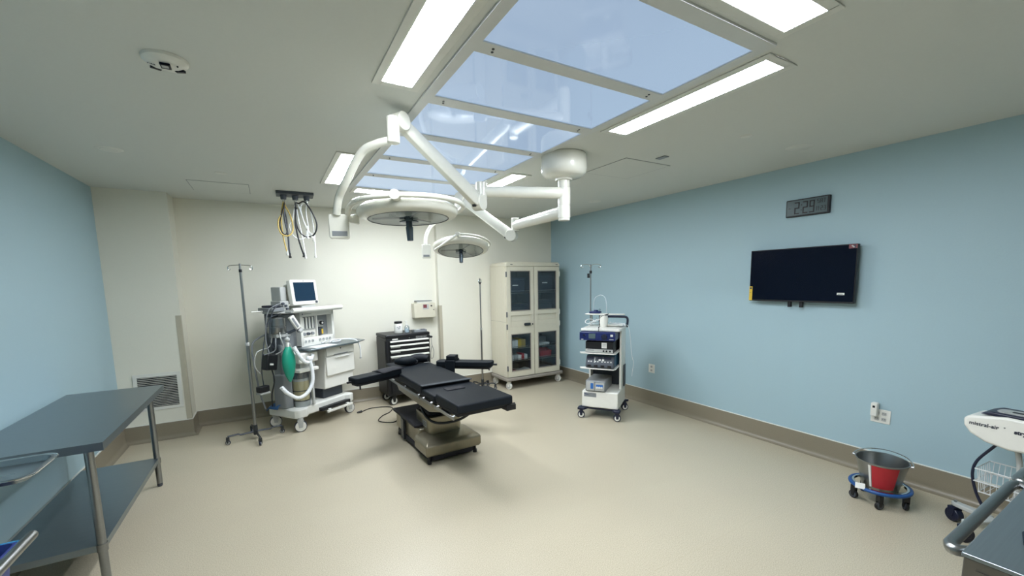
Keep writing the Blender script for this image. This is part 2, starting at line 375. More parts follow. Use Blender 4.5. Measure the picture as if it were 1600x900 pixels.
# ------------------------------------------------------------------ surgical light
S = Vector((2.18, 2.87, 0))
sl = thing('surgical_light', 'white ceiling-mounted surgical light with two round lamp heads', 'surgical light', (S.x, S.y, H))
def L_(p): return Vector(p)-Vector((S.x, S.y, H))
MB().lathe([(0, -.001), (.18, -.001), (.186, -.01), (.188, -.12), (.178, -.15), (.15, -.172), (.07, -.185), (.068, -.2), (0, -.2)], (0, 0, 0), 48).build('canopy', m_lampw, sl)
MB().lathe([(0, -.2), (.048, -.2), (.048, -.255), (.046, -.257), (.052, -.26), (.052, -.40), (.05, -.402), (.052, -.404), (.052, -.50), (.048, -.503), (.048, -.522), (0, -.522)], (0, 0, 0), 32).build('spindle', m_lampw, sl)
def zc(p, dz): return Vector((p[0], p[1], p[2]+dz))
def spring_arm(a, b, w0=.052, w1=.042):
    """boxy spring arm from a to b with round pivot drums at both ends"""
    a, b = L_(a), L_(b); d = (b-a); n = Vector((d.x, d.y, 0)).normalized(); side = Vector((-n.y, n.x, 0)); up = d.normalized().cross(side)
    if up.z < 0: up = -up
    m = MB(); vv = []
    prof = [(-1, -.7), (-.7, -1), (.7, -1), (1, -.7), (1, .7), (.7, 1), (-.7, 1), (-1, .7)]
    for t, wv, hv in ((0, .03, w0*.8), (.1, .032, w0), (.9, .026, w1), (1, .026, w1*.8)):
        c = a+d*t
        for (p, q) in prof: vv.append(c+side*p*wv+up*q*hv)
    fs = [tuple(range(8)), tuple(range(31, 23, -1))]+[(i*8+j, i*8+(j+1) % 8, (i+1)*8+(j+1) % 8, (i+1)*8+j) for i in range(3) for j in range(8)]
    m.add(vv, fs); sa = m.build('spring_arm', m_lampw, sl, bevel=.003)
    for c, r in ((a, w0*1.15), (b, w1*1.25)):
        MB().cyl(c-side*.04, c+side*.04, r, n=28).build('pivot', m_lampw, sa, bevel=.004)
    k = MB(); cc = a+d*.06-up*w0*1.0; k.cyl(cc-side*.012, cc+side*.012, .012, n=10); k.build('stop', m_black, sa)
def lamp_head(c, R, tilt_dir, tilt, pivots):
    c = L_(c); ax = Vector((tilt_dir[0], tilt_dir[1], 0)).normalized()
    M3 = Matrix.Rotation(math.radians(-tilt), 3, Vector((-ax.y, ax.x, 0)))   # tips the open face towards tilt_dir
    s = R/.34
    hd = MB().lathe([(0, .085*s), (.12*s, .083*s), (.22*s, .07*s), (.30*s, .045*s), (R, .018*s), (R+.004, 0), (R, -.02*s), (.325*s, -.034*s), (.278*s, -.046*s), (.273*s, -.043*s)], c, 72, M3).build('lamp_head', m_lampw, sl)
    MB().lathe([(.274*s, -.044*s), (.24*s, -.012*s), (.15*s, .018*s), (.0, .03*s)], c, 60, M3).build('reflector', m_reflector, hd)
    MB().lathe([(.277*s, -.0475*s), (.271*s, -.0485*s), (.269*s, -.045*s)], c, 60, M3).build('seal', m_black, hd)
    MB().lathe([(.270*s, -.046*s), (.13*s, -.052*s), (0, -.054*s)], c, 48, M3).build('lens', glass_lens, hd)
    MB().lathe([(0, -.03*s), (.03*s, -.03*s), (.03*s, -.06*s), (.065*s, -.062*s), (.065*s, -.07*s), (.022*s, -.072*s), (.022*s, -.10*s), (.026*s, -.102*s), (.021*s, -.195*s), (0, -.197*s)], c, 28, M3).build('handle', m_handle, hd)
    # bearing spider inside
    sp = MB()
    for k in range(3):
        a = k*2*PI/3+.6; p0 = c+M3 @ Vector((.03*math.cos(a), .03*math.sin(a), -.035*s)); p1 = c+M3 @ Vector((.25*s*math.cos(a), .25*s*math.sin(a), -.035*s)); sp.tube([p0, p1], .006, 8)
    sp.build('spider', m_grey, hd)
    return hd, M3, c
m_handle = mat('handle_steel', (92, 102, 110), .25, .9)
glass_lens = glass_mat('lamp_lens', (.8, .84, .84), .22, .08)
# big lamp
E1 = (1.512, 3.062, 2.385)
a0 = Vector((S.x, S.y, 2.395)); a1 = Vector(E1)
MB().tube([L_(a0), L_(a0*.92+a1*.08), L_(a1)], [.05, .047, .042], 24).build('horizontal_arm', m_lampw, sl)
MB().cyl(L_(zc(E1, .07)), L_(zc(E1, -.07)), .046, n=28).cyl(L_(zc(E1, -.07)), L_(zc(E1, -.13)), .04, n=28).build('elbow', m_lampw, sl, bevel=.004)
P1 = (1.46, 3.0, 2.285); P2 = (.735, 2.535, 2.612)
spring_arm(P1, P2)
K = Vector((.685, 2.50, 0))
MB().cyl(L_((K.x, K.y, 2.62)), L_((K.x, K.y, 2.475)), .036, n=24).build('knuckle', m_lampw, sl, bevel=.006)
C1 = (.835, 2.78, 2.14)
MB().tube([L_(p) for p in crv([(K.x, K.y, 2.495), (.60, 2.58, 2.48), (.53, 2.66, 2.44), (.455, 2.78, 2.29), (.425, 2.86, 2.22), (.41, 2.90, 2.12)], 6)], .024, 16).build('yoke', m_lampw, sl)
bxm = MB().prism(rrect(-.06, .06, -.075, .075, .015), -.035, .035, 'y')
o = bxm.build('control_box', m_lampw, sl, bevel=.006); o.location = L_((.425, 2.93, 2.045)); o.rotation_euler = (0, 0, math.radians(-12))
bx(-.042, .048, -.038, -.034, -.06, -.03).build('keypad', m_grey, o, bevel=.001)
hd, M3, cc = lamp_head(C1, .32, (.3, -1), 2.5, None)
R = .36
arc = [cc+M3 @ Vector((R*math.cos(a), R*math.sin(a), .03)) for a in (math.radians(x) for x in range(-160, 25, 6))]
MB().tube(arc, .016, 12).build('ring_rail', m_lampw, sl)
pv = arc[7]; pd = Vector((pv.x-cc.x, pv.y-cc.y, 0)).normalized()
MB().cyl(pv-pd*.035, pv+pd*.02, .03, n=24).build('ring_joint', m_lampw, sl, bevel=.004)
MB().tube([L_(p) for p in crv([(.47, 2.92, 2.10), (.48, 2.86, 2.16), (.50, 2.79, 2.185)], 5)]+[arc[1]], .018, 12).build('ring_bracket', m_lampw, sl)
MB().prism([(.0, -.02), (.10, -.035), (.10, .03), (.02, .015)], -.015, .015, 'y').build('side_bracket', m_lampw, sl, bevel=.004).location = L_((.445, 2.91, 2.10))
# small lamp
E2 = (2.20, 3.70, 2.235)
a0 = Vector((S.x, S.y, 2.245)); a1 = Vector(E2)
MB().tube([L_(a0), L_(a1)], [.052, .045], 24).build('horizontal_arm', m_lampw, sl)
MB().cyl(L_(zc(E2, .07)), L_(zc(E2, -.06)), .042, n=28).build('elbow', m_lampw, sl, bevel=.004)
P3 = (2.17, 3.73, 2.135); P4 = (1.80, 4.14, 2.55)
spring_arm(P3, P4, .05, .042)
C2 = (1.757, 4.07, 2.035)
MB().cyl(L_((1.78, 4.16, 2.56)), L_((1.78, 4.16, 2.44)), .036, n=24).build('knuckle', m_lampw, sl, bevel=.006)
MB().tube([L_(p) for p in crv([(1.78, 4.16, 2.46), (1.68, 4.19, 2.40), (1.50, 4.20, 2.26), (1.41, 4.12, 2.15), (1.375, 4.06, 2.05)], 6)], .018, 14).build('yoke', m_lampw, sl)
o = MB().prism(rrect(-.042, .042, -.066, .066, .012), -.03, .03, 'y').build('control_box', m_lampw, sl, bevel=.005)
o.location = L_((1.375, 4.04, 1.985)); o.rotation_euler = (0, 0, math.radians(-20))
bx(-.03, .03, -.034, -.03, -.054, -.034).build('keypad', m_grey, o, bevel=.001)
hd, M3, cc = lamp_head(C2, .285, (-.45, -1), 14, None)
R = .30
arc = [cc+M3 @ Vector((R*math.cos(a), R*math.sin(a), .03)) for a in (math.radians(x) for x in range(-118, 22, 6))]
MB().tube(arc, .011, 12).build('ring_rail', m_lampw, sl)
pv = arc[0]; pd = Vector((pv.x-cc.x, pv.y-cc.y, 0)).normalized()
MB().cyl(pv-pd*.025, pv+pd*.02, .024, n=24).build('ring_joint', m_lampw, sl, bevel=.004)
MB().tube([L_(p) for p in crv([(1.44, 3.97, 2.0), (1.47, 3.88, 2.03), (1.54, 3.80, 2.09)], 5)]+[pv], .012, 12).build('ring_bracket', m_lampw, sl)

# ------------------------------------------------------------------ OR table
ot = thing('operating_table', 'black padded operating table on champagne steel pedestal, room centre', 'operating table', (1.40, 4.0, 0), 2.6)
def pad(x0, x1, y0, y1, z0, z1, name='pad', par=None, b=.014): return bx(x0, x1, y0, y1, z0, z1).build(name, m_pad, par or ot, bevel=b, seg=3)
pad(-.255, .255, -1.06, -.615, .655, .73, 'leg_cushion')
pad(-.255, .255, -.59, -.285, .65, .700, 'seat_cushion')
pad(-.255, .255, -.275, .80, .65, .728, 'back_cushion')
MB().box(-.257, .257, -.31, -.255, .724, .733).build('cushion_flap', mat('grey_flap_fabric', (52, 57, 62), .7), ot, bevel=.003)
bx(-.09, .09, -.50, -.40, .699, .708).build('cutout_shade', m_padd, ot, bevel=.002)  # dark plate on the cushion stands in for the shaded perineal cut-out
pad(-.20, .20, .82, 1.06, .66, .725, 'head_cushion')
u = MB()
u.box(-.245, .245, -1.04, -.61, .63, .655); u.box(-.245, .245, -.58, .80, .625, .65); u.box(-.17, .17, .80, 1.04, .635, .66)
u.build('top_frame', m_black, ot, bevel=.004)
for s in (-1, 1):
    for a, b in ((-1.02, -.62), (-.57, -.29), (-.26, .78)):
        bx(min(s*.275, s*.266), max(s*.275, s*.266), a, b, .605, .632).build('side_rail', m_steel, ot, bevel=.002)
    for y in (-.98, -.66, -.52, -.33, -.2, .2, .7): MB().cyl((s*.24, y, .63), (s*.27, y, .618), .009, n=10).build('rail_spacer', m_steel, ot)
    q = MB(); q.prism([(-.62, .60), (.62, .60), (.50, .52), (-.38, .50), (-.62, .56)], s*.215-.012, s*.215+.012, 'x'); q.build('longitudinal_beam', m_steelb, ot, bevel=.004)
    MB().tube([(s*.215, -.58, .59), (s*.22, -.62, .635)], .016, 12).build('hinge', m_chrome, ot)
MB().cyl((.19, -1.0, .635), (.31, -1.0, .635), .012, n=10).box(.20, .29, -1.05, -.93, .60, .648).build('leg_latch', m_black, ot, bevel=.003)
# bellows and column
be = MB(); z = .40
prof = []
for i in range(9):
    z0_ = .37+i*.025; prof += [(1.0, z0_), (.93, z0_+.0125)]
vv = []; n = len(prof); out = rrect(-.15, .15, -.17, .17, .03)
for (sc_, zz) in prof:
    for (x, y) in out: vv.append((x*sc_, y*sc_-.02, zz))
k = len(out); be.add(vv, [(i*k+j, i*k+(j+1) % k, (i+1)*k+(j+1) % k, (i+1)*k+j) for i in range(n-1) for j in range(k)])
be.build('bellows', m_rubber, ot)
MB().prism([(-.42, .625), (.40, .625), (.24, .56), (-.28, .54)], -.16, .16, 'x').build('tilt_head', m_black, ot, bevel=.01)
MB().tube(crv([(-.2, .10, .56), (-.20, -.06, .50), (-.19, -.2, .40), (-.14, -.35, .37), (.0, -.5, .41), (.12, -.58, .50), (.16, -.62, .60)], 6), .012, 10).build('power_cable', m_black, ot)
MB().prism(rrect(-.17, .17, -.22, .17, .045), .19, .385).build('column_cover', m_steelb, ot, bevel=.008)
o = bx(-.1725, -.1705, -.15, -.05, .27, .335).build('label_plate', m_lgrey, ot)
for zz in (.285, .30, .315): bx(-.1735, -.1724, -.14, -.06, zz, zz+.005).build('print_line', m_ink, o)
bf = MB()   # front foot: a low bevelled cross bar
vv = []
for (x0, x1, y0, y1, z) in ((-.27, .27, -.40, -.12, .075), (-.285, .285, -.415, -.10, .10), (-.285, .285, -.415, -.10, .178), (-.262, .262, -.385, -.08, .200), (-.2, .2, -.30, -.08, .218)):
    vv += [(x0, y0, z), (x1, y0, z), (x1, y1, z), (x0, y1, z)]
bf.add(vv, [(3, 2, 1, 0), (16, 17, 18, 19)]+[(i*4+j, i*4+(j+1) % 4, (i+1)*4+(j+1) % 4, (i+1)*4+j) for i in range(4) for j in range(4)])
bf.build('front_foot', m_steelb, ot, bevel=.012, seg=3)
MB().prism([(-.10, .075), (.64, .075), (.64, .22), (.55, .25), (-.10, .25)], -.23, .22, 'x').build('base_cover', m_steelb, ot, bevel=.01)
bx(-.26, .24, -.05, .66, .252, .285).build('base_top_mat', m_rubber, ot, bevel=.01)
bx(-.262, -.236, .30, .38, .03, .25).build('floor_lock', m_darks, ot, bevel=.004)
MB().prism(rrect(-.24, .24, -.38, .60, .06), .022, .076).build('base_skirt', m_rubber, ot, bevel=.006)
for (x, y) in ((-.24, -.37), (.24, -.36), (-.22, .56), (.22, .56)):
    MB().cyl((x, y, 0), (x, y, .03), .02, n=16).cyl((x, y, .03), (x, y, .085), .012, n=12).build('foot', m_black, ot)
def armboard(par, root, ang, ln, z, droop, nm='arm_board'):
    m = MB(); a = math.radians(ang)
    ca, sa = math.cos(a), math.sin(a)
    def T(x, y, zz): return (root[0]+x*ca-y*sa, root[1]+x*sa+y*ca, zz-droop*x)
    w = .075
    out = rrect(0, ln, -w, w, .035)
    vv = [T(x, y, z-.06) for x, y in out]+[T(x, y, z) for x, y in out]; k = len(out)
    m.add(vv, [tuple(range(k))[::-1], tuple(range(k, 2*k))]+[(i, (i+1) % k, k+(i+1) % k, k+i) for i in range(k)])
    ab = m.build(nm, m_pad, par, bevel=.01, seg=3)
    b = MB(); b.add([T(x, y, z-.085) for x, y in rrect(-.06, ln-.03, -.06, .06, .02)]+[T(x, y, z-.061) for x, y in rrect(-.06, ln-.03, -.06, .06, .02)],
                    [tuple(range(24))[::-1], tuple(range(24, 48))]+[(i, (i+1) % 24, 24+(i+1) % 24, 24+i) for i in range(24)])
    b.build('board_base', m_black, ab, bevel=.003)
    MB().cyl(T(ln-.02, 0, z-.04), T(ln+.045, 0, z-.04), .011, n=10).cyl(T(ln-.06, .05, z-.08), T(ln-.06, .05, z-.12), .008, n=8).build('release_lever', m_black, ab)
    return ab, T
ab, T = armboard(ot, (-.235, .45, 0), 200, .56, .775, .0)
vv = []
for x in (.0, .06, .14, .22, .26):
    for y in (-.10, 0, .09): vv.append(T(x, y, .786+.006*math.cos(y*30)+(.004 if x < .2 else -.004)))
mm = MB(); mm.add(vv, [(i*3+j, i*3+j+1, (i+1)*3+j+1, (i+1)*3+j) for i in range(4) for j in range(2)])
o = mm.build('folded_strap', m_padd, ab); so = o.modifiers.new('s', 'SOLIDIFY'); so.thickness = .006
ab, T = armboard(ot, (.26, .56, 0), -43, .66, .785, .0)
st = MB(); w_, x0, x1 = .083, .12, .235
for (ya, yb, za, zb_) in ((-w_, w_, .788, .797), (-w_-.008, -w_, .66, .797), (w_, w_+.008, .70, .797)):
    st.add([T(x, y, z) for z in (za, zb_) for y in (ya, yb) for x in (x0, x1)], [(0, 2, 3, 1), (4, 5, 7, 6), (0, 1, 5, 4), (2, 6, 7, 3), (0, 4, 6, 2), (1, 3, 7, 5)])
st.add([T(x, y, z) for z in (.797, .845) for y in (-.06, .07) for x in (x0+.005, x1-.005)], [(0, 2, 3, 1), (4, 5, 7, 6), (0, 1, 5, 4), (2, 6, 7, 3), (0, 4, 6, 2), (1, 3, 7, 5)])
st.build('wrist_strap', m_pad, ab, bevel=.006)
# folded horseshoe cushion resting at the head end
hc = thing('head_positioner', 'black folded cushion lying at the head end of the operating table', 'cushion', (1.40, 4.78, .7285), 0)
hc.scale = (1.15, 1.15, 1.1)
def blob(par, pts, r, name): return MB().tube(crv(pts, 6), r if not isinstance(r, tuple) else [r[0]+(r[1]-r[0])*math.sin(PI*i/(6*(len(pts)-1))) for i in range(6*(len(pts)-1)+1)], 16).build(name, m_pad, par)
blob(hc, [(-.165, .02, .045), (-.11, -.03, .05), (-.04, -.04, .047), (.02, -.015, .04)], (.028, .047), 'cushion')
blob(hc, [(-.02, .03, .048), (.05, .05, .052), (.12, .03, .05), (.165, -.02, .045)], (.03, .05), 'cushion')
MB().box(-.06, .05, -.04, .06, .002, .05).build('cushion_bridge', m_padd, hc, bevel=.015)

# ------------------------------------------------------------------ anaesthesia machine
am = thing('anaesthesia_machine', 'white anaesthesia machine on wheels with monitor and green breathing bag', 'anaesthesia machine', (.36, 5.70, 0), 35)
plat = MB().prism([(-.43, -.25), (-.40, -.29), (-.30, -.30), (-.24, -.25), (.30, -.25), (.36, -.30), (.42, -.28), (.43, .20), (-.43, .20)], .155, .265)
pl_ = plat.build('base_platform', m_white, am, bevel=.018, seg=3)
for (x, y) in ((-.38, -.27), (.37, -.25), (-.37, .17), (.37, .17)):
    MB().cyl((x, y, .17), (x, y, .13), .03, n=16).build('caster_socket', m_lgrey, am)
    caster(am, x, y+.0, .066, m_lgrey, m_navyd, m_enamel, ang=-122 if x < 0 else -102, w=.036, ztop=.155, hr=.86)
MB().prism(rrect(-.06, .34, -.355, -.325, .012), .135, .16).box(-.02, .02, -.33, -.24, .14, .17).box(.26, .30, -.33, -.24, .14, .17).build('foot_brake_bar', m_enamel, am, bevel=.004)
bx(-.10, .34, -.305, -.25, .162, .20).build('bar_recess', m_black, am)
# back column
bx(-.34, .36, .02, .17, .26, 1.34).build('rear_column', m_grey, am, bevel=.01)
bx(.05, .36, -.16, .12, .262, .40).build('lower_shroud', m_dgrey, am, bevel=.01)
# drawer unit
MB().prism([(.05, .915), (-.0, .40), (.46, .40), (.50, .915)], -.255, .10, 'y').build('drawer_cabinet', m_enamel, am, bevel=.01)
for i, (z0_, z1_) in enumerate(((.805, .905), (.56, .795))):
    d = bx(.045-(i*.012), .485-(i*.008), -.278, -.257, z0_, z1_).build('drawer', m_enamel, am, bevel=.006)
    if i: MB().tube(crv([(.18, -.28, .772), (.18, -.293, .775), (.36, -.293, .775), (.36, -.28, .772)], 3), .008, 8).build('drawer_pull', m_white, d)
    else:
        MB().cyl((.26, -.278, .88), (.26, -.282, .88), .008, n=12).build('lock', m_darks, d)
        bx(.15, .37, -.282, -.277, .806, .816).build('drawer_pull', m_grey, d)
# desk and leaf
MB().prism([(-.24, -.36), (.50, -.36), (.52, -.06), (-.22, -.06)], .918, .94).build('work_surface', m_steelt, am, bevel=.004)
MB().prism([(.50, -.36), (.66, -.30), (.70, -.10), (.50, -.06)], .925, .936).build('side_leaf', m_steelt, am, bevel=.002)
# flow head
fh = MB(); X0, X1, Z0, Z1 = -.12, .37, .945, 1.36
fh.box(X0, X1, .06, .10, Z0, Z1).box(X0, X0+.03, -.07, .06, Z0, Z1).box(X1-.03, X1, -.07, .06, Z0, Z1)
fh.box(X0, X1, -.07, .06, 1.30, Z1).box(X0, X1, -.07, .06, Z0, 1.04).box(X0+.03, .13, -.03, .06, 1.04, 1.13).box(.115, .13, -.06, .06, 1.04, 1.30)
fh.build('flow_head', m_enamel, am, bevel=.005)
bx(X0+.03, .115, -.035, .06, 1.13, 1.30).build('flowmeter_panel', m_lgrey, am)
for i in range(4): MB().cyl((-.065+i*.045, -.045, 1.15), (-.065+i*.045, -.045, 1.285), .011, n=12).build('flow_tube', m_white, am)
mk = MB()
for i in range(4): mk.box(-.045+i*.045-.006, -.045+i*.045+.003, -.047, -.036, 1.15, 1.29)
mk.build('scale_strip', m_dgrey, am)
for i in range(3): MB().cyl((-.065+i*.06, -.032, 1.085), (-.065+i*.06, -.065, 1.085), .018, n=18).build('flow_knob', m_dgrey if i == 1 else m_grey, am, bevel=.003)
for i, x in enumerate((-.07, -.02, .03, .14, .19, .24, .29)):
    o = MB().cyl((x, -.071, .995), (x, -.078, .995), .017, n=18).build('pressure_gauge', m_lgrey, am)
    bx(x-.002, x+.002, -.080, -.077, .992, 1.008).build('needle', m_ink, o)
bx(.135, .34, .05, .058, 1.045, 1.295).build('niche_back', m_lgrey, am)
v = MB().prism(rrect(.16, .24, 1.15, 1.235, .012), -.03, .05, 'y').build('vaporizer', m_lgrey, am, bevel=.006)
MB().cyl((.205, -.03, 1.20), (.205, -.055, 1.20), .026, n=20).build('dial', m_black, v)
MB().cyl((.205, -.054, 1.20), (.205, -.060, 1.20), .013, n=20).build('dial_cap', m_white, v)
v = bx(.17, .23, -.03, .045, 1.05, 1.14).build('suction_regulator', m_dgrey, am, bevel=.006)
bx(.205, .228, -.034, -.029, 1.06, 1.12).build('yellow_label', m_yel, v)
MB().cyl((-.085, -.070, 1.33), (-.085, -.0715, 1.33), .009, n=16).build('round_mark', m_grey, am); bx(-.065, .04, -.0715, -.070, 1.327, 1.332).build('print_line', m_grey, am)
# top shelf
MB().prism([(-.33, -.20), (.40, -.20), (.42, -.14), (.42, .17), (-.40, .17), (-.48, .08), (-.48, -.06), (-.33, -.10)], 1.362, 1.385).build('top_shelf', m_lgrey, am, bevel=.004)
MB().tube([(-.31, -.19, 1.392), (.40, -.19, 1.392)], .026, 16).build('shelf_front_rail', m_enamel, am)
bx(-.49, -.34, -.10, .14, 1.385, 1.43).build('cable_tray', m_grey, am, bevel=.006)
bx(-.46, -.36, -.08, .12, 1.431, 1.455).build('tray_pouch', m_navyd, am, bevel=.008)
MB().cyl((-.62, .06, 1.395), (-.48, .06, 1.395), .006, n=8).build('rail_rod', m_white, am)
# patient monitor
mo = MB(); mo.prism(rrect(-.19, .19, -.15, .15, .025), -.04, .02, 'y'); mo.prism(rrect(-.15, .15, -.12, .11, .02), .02, .12, 'y')
mon = mo.build('monitor', m_enamel, am, bevel=.008, seg=3); mon.location = (-.055, -.06, 1.59); mon.rotation_euler = (math.radians(-6), 0, math.radians(4))
bx(-.15, .15, -.043, -.039, -.105, .118).build('screen', m_mscreen, mon, bevel=.002)
MB().cyl((.15, -.04, -.122), (.15, -.052, -.122), .015, n=18).build('control_knob', m_dgrey, mon)
MB().cyl((0, -.04, .133), (0, -.044, .133), .005, n=10).build('alarm_lamp', m_black, mon)
bx(-.14, .05, -.14, .10, 1.386, 1.435).build('monitor_stand', m_lgrey, am, bevel=.006)
bx(-.33, -.25, -.04, .12, 1.50, 1.66).build('module_rack', m_lgrey, am, bevel=.008)
md_ = bx(-.36, -.25, -.07, .10, 1.386, 1.50).build('gas_module', m_lgrey, am, bevel=.008)
for (x, z, r) in ((-.335, 1.47, .016), (-.30, 1.445, .014), (-.285, 1.41, .013)):
    MB().cyl((x, -.07, z), (x, -.09, z), r, n=14).build('port', m_dgrey, md_)
# bellows housing and canister on the left
cn = MB().lathe([(0, .0), (.09, 0), (.095, .01), (.095, .07), (.088, .075), (.088, .085), (.095, .09), (.095, .17), (.085, .18), (0, .182)], (-.40, -.03, 1.14), 36).build('bellows_housing', m_steel, am)
bx(-.46, -.28, -.10, .04, 1.09, 1.135).build('housing_bracket', m_lgrey, am, bevel=.008)
bx(-.44, -.33, .02, .12, .90, 1.36).build('side_column', m_dgrey, am, bevel=.01)
MB().box(-.31, -.245, -.19, -.15, 1.17, 1.34, rot=(0, -32, 0)).build('swing_display', m_enamel, am, bevel=.008)
MB().box(-.295, -.27, -.194, -.188, 1.19, 1.32, rot=(0, -32, 0), piv=(-.2775, -.17, 1.255)).build('display_edge', m_grey, am, bevel=.003)
MB().tube([(-.26, -.16, 1.17), (-.30, -.11, 1.14), (-.34, -.05, 1.12)], .016, 12).cyl((-.215, -.185, 1.15), (-.215, -.15, 1.15), .024, n=18).build('display_arm', m_dgrey, am)
MB().cyl((-.24, -.19, 1.14), (-.20, -.19, 1.17), .022, n=16).build('sensor', m_lgrey, am)
# breathing circuit
bc = bx(-.34, -.08, -.28, -.02, .78, .90).build('breathing_block', m_enamel, am, bevel=.015)
bx(-.36, -.10, -.30, -.04, .68, .72).build('circuit_shelf', m_enamel, am, bevel=.008)
bx(-.30, -.10, -.24, -.04, .72, .78).build('circuit_neck', m_lgrey, am, bevel=.006)
MB().cyl((-.26, -.22, .90), (-.26, -.22, .945), .032, n=20).build('valve_dome', m_clear, am)
MB().cyl((-.16, -.24, .90), (-.16, -.24, .92), .028, n=20).build('valve_cap', m_lgrey, am)
ca = MB()
for (a, b, mt) in ((.265, .33, m_lgrey), (.333, .345, m_darks), (.345, .45, m_beige), (.45, .462, m_darks), (.462, .57, m_beige), (.57, .60, m_lgrey), (.60, .675, m_dgrey)):
    ca.mat(mt).lathe([(0, a), (.088, a), (.088, b), (0, b)], (-.26, -.17, 0), 32)
ca.build('absorber_canister', None, am)
MB().cyl((-.26, -.17, .275), (-.26, -.17, .66), .094, n=32).build('canister_glass', m_clear, am)
bx(-.19, -.165, -.28, -.25, .27, .68).build('canister_clamp', m_lgrey, am, bevel=.003)
MB().tube([(-.38, -.05, .26), (-.38, -.05, 1.0)], .03, 16).build('support_post', m_grey, am)
MB().prism([(-.47, .02), (-.36, .02), (-.34, -.12), (-.36, -.16), (-.44, -.12)], .265, .66).build('side_housing', m_grey, am, bevel=.012)
bg = MB(); pf = []
for i in range(17):
    t_ = i/16; z_ = 1.005-.40*t_; r_ = .072*math.sin(PI*min(1, (t_*.96+.04))**.85)**.75+.006; pf.append((r_, z_))
bg.lathe([(x, z) for x, z in pf], (-.47, -.28, 0), 28)
o = bg.build('breathing_bag', m_green, am)
for v_ in o.data.vertices: v_.co.y = -.28+(v_.co.y+.28)*.62
MB().cyl((-.47, -.28, 1.0), (-.47, -.28, 1.05), .018, n=16).build('bag_neck', m_white, am)
MB().ball((-.47, -.28, 1.085), .028).build('pressure_valve', m_lgrey, am)
MB().tube(crv([(-.47, -.28, 1.03), (-.40, -.22, 1.02), (-.33, -.16, .90)], 6), .012, 10).build('bag_arm', m_lgrey, am)
def corr(pts, r, m, nm='corrugated_hose', par=None, n=10):
    P = crv(pts, n); rr = [r*(1.08 if i % 2 else .92) for i in range(len(P))]; return MB().tube(P, rr, 14).build(nm, m, par)
corr([(-.43, -.33, 1.0), (-.41, -.35, .93), (-.36, -.36, .84), (-.30, -.36, .80), (-.24, -.345, .82), (-.18, -.31, .87)], .021, m_hose, par=am)
corr([(-.27, -.36, .84), (-.26, -.38, .70), (-.28, -.39, .56), (-.36, -.39, .46), (-.46, -.37, .43), (-.55, -.33, .50), (-.60, -.30, .58)], .021, m_hose, par=am)
MB().ball((-.27, -.355, .84), .034).build('y_piece', m_hose, am)
MB().tube(crv([(.20, -.16, .955), (.30, -.10, .965), (.42, -.14, .965), (.50, -.28, .955), (.53, -.33, .88), (.54, -.33, .74), (.535, -.33, .70)], 8), .009, 10).build('suction_tube', m_hose, am)
MB().tube(crv([(.12, -.12, .955), (.26, -.06, .965), (.40, -.10, .96), (.36, -.17, .955), (.24, -.16, .955)], 8), .009, 10).build('coiled_tube', m_hose, am)
bx(.525, .55, -.335, -.325, .70, .715).build('clamp', m_black, am)
# black pump, cables and pole at the left rear
pp = MB().box(-.60, -.47, -.10, .0, .74, .92, rot=(0, 10, 0)).build('cuff_inflator', m_black, am, bevel=.012)
MB().box(-.57, -.53, -.107, -.10, .80, .82, rot=(0, 10, 0)).build('inflator_label', m_white, pp)
for pts in ([(-.36, -.06, 1.36), (-.50, -.05, 1.30), (-.57, -.02, 1.0), (-.60, .0, .75), (-.58, .02, .55)], [(-.33, -.06, 1.47), (-.44, -.10, 1.46), (-.53, -.08, 1.38), (-.55, -.04, 1.1), (-.53, -.05, .92)],
            [(-.33, -.07, 1.44), (-.46, -.12, 1.44), (-.51, -.09, 1.30), (-.50, -.04, 1.05), (-.42, -.02, .95)], [(-.36, -.02, 1.30), (-.44, -.13, 1.12), (-.42, -.14, .97), (-.49, -.08, .90)],
            [(-.40, .0, 1.12), (-.50, -.13, 1.06), (-.52, -.13, .96), (-.60, -.06, .92)], [(-.30, -.08, 1.10), (-.39, -.14, 1.05), (-.36, -.13, .96), (-.41, -.10, .92)], [(-.46, -.03, 1.14), (-.50, -.02, 1.0), (-.64, .0, .95), (-.66, .02, .80), (-.60, .02, .70)]):
    MB().tube(crv(pts, 8), .006, 8).build('cable', random.choice([m_grey, m_dgrey, m_lgrey]), am)
MB().tube(crv([(-.46, .10, 1.12), (-.55, .12, 1.08), (-.60, .12, 1.03), (-.61, .12, .9), (-.57, .12, .5), (-.53, .10, .27)], 8), .010, 10).build('grey_drain_pipe', m_grey, am)
MB().tube(crv([(-.52, -.05, .76), (-.52, -.08, .62), (-.52, -.02, .45), (-.50, .02, .30)], 8), .007, 8).build('black_cable', m_black, am)
MB().box(-.67, -.55, -.04, .03, .50, .57).build('foot_pedal', m_black, am, bevel=.01)
MB().box(-.67, -.55, -.045, .035, .478, .498).build('pedal_plate', m_lgrey, am, bevel=.004)
cl = MB(); vv = []
for i in range(8):
    for j in range(5): vv.append((-.50+i*.035, -.06+j*.05+.01*math.sin(i*1.7), .285+.022*math.sin(i*1.3+j)+.012*math.cos(j*2.1)-(.03 if i == 0 else 0)))
cl.add(vv, [(i*5+j, i*5+j+1, (i+1)*5+j+1, (i+1)*5+j) for i in range(7) for j in range(4)])
o = cl.build('crumpled_cloth', m_cloth); so = o.modifiers.new('s', 'SOLIDIFY'); so.thickness = .006
o.location = (.36, 5.70, 0); o.rotation_euler = (0, 0, math.radians(35)); tag(o, 'crumpled blue cloth on the left rear corner of the anaesthesia machine base', 'cloth')
o = bx(0, .30, 0, .17, .9405, .944).build('paper_sheet', m_paper); o.location = (.36+(-.15*.819+.335*.574), 5.70+(-.15*.574-.335*.819), 0); o.rotation_euler = (0, 0, math.radians(33))
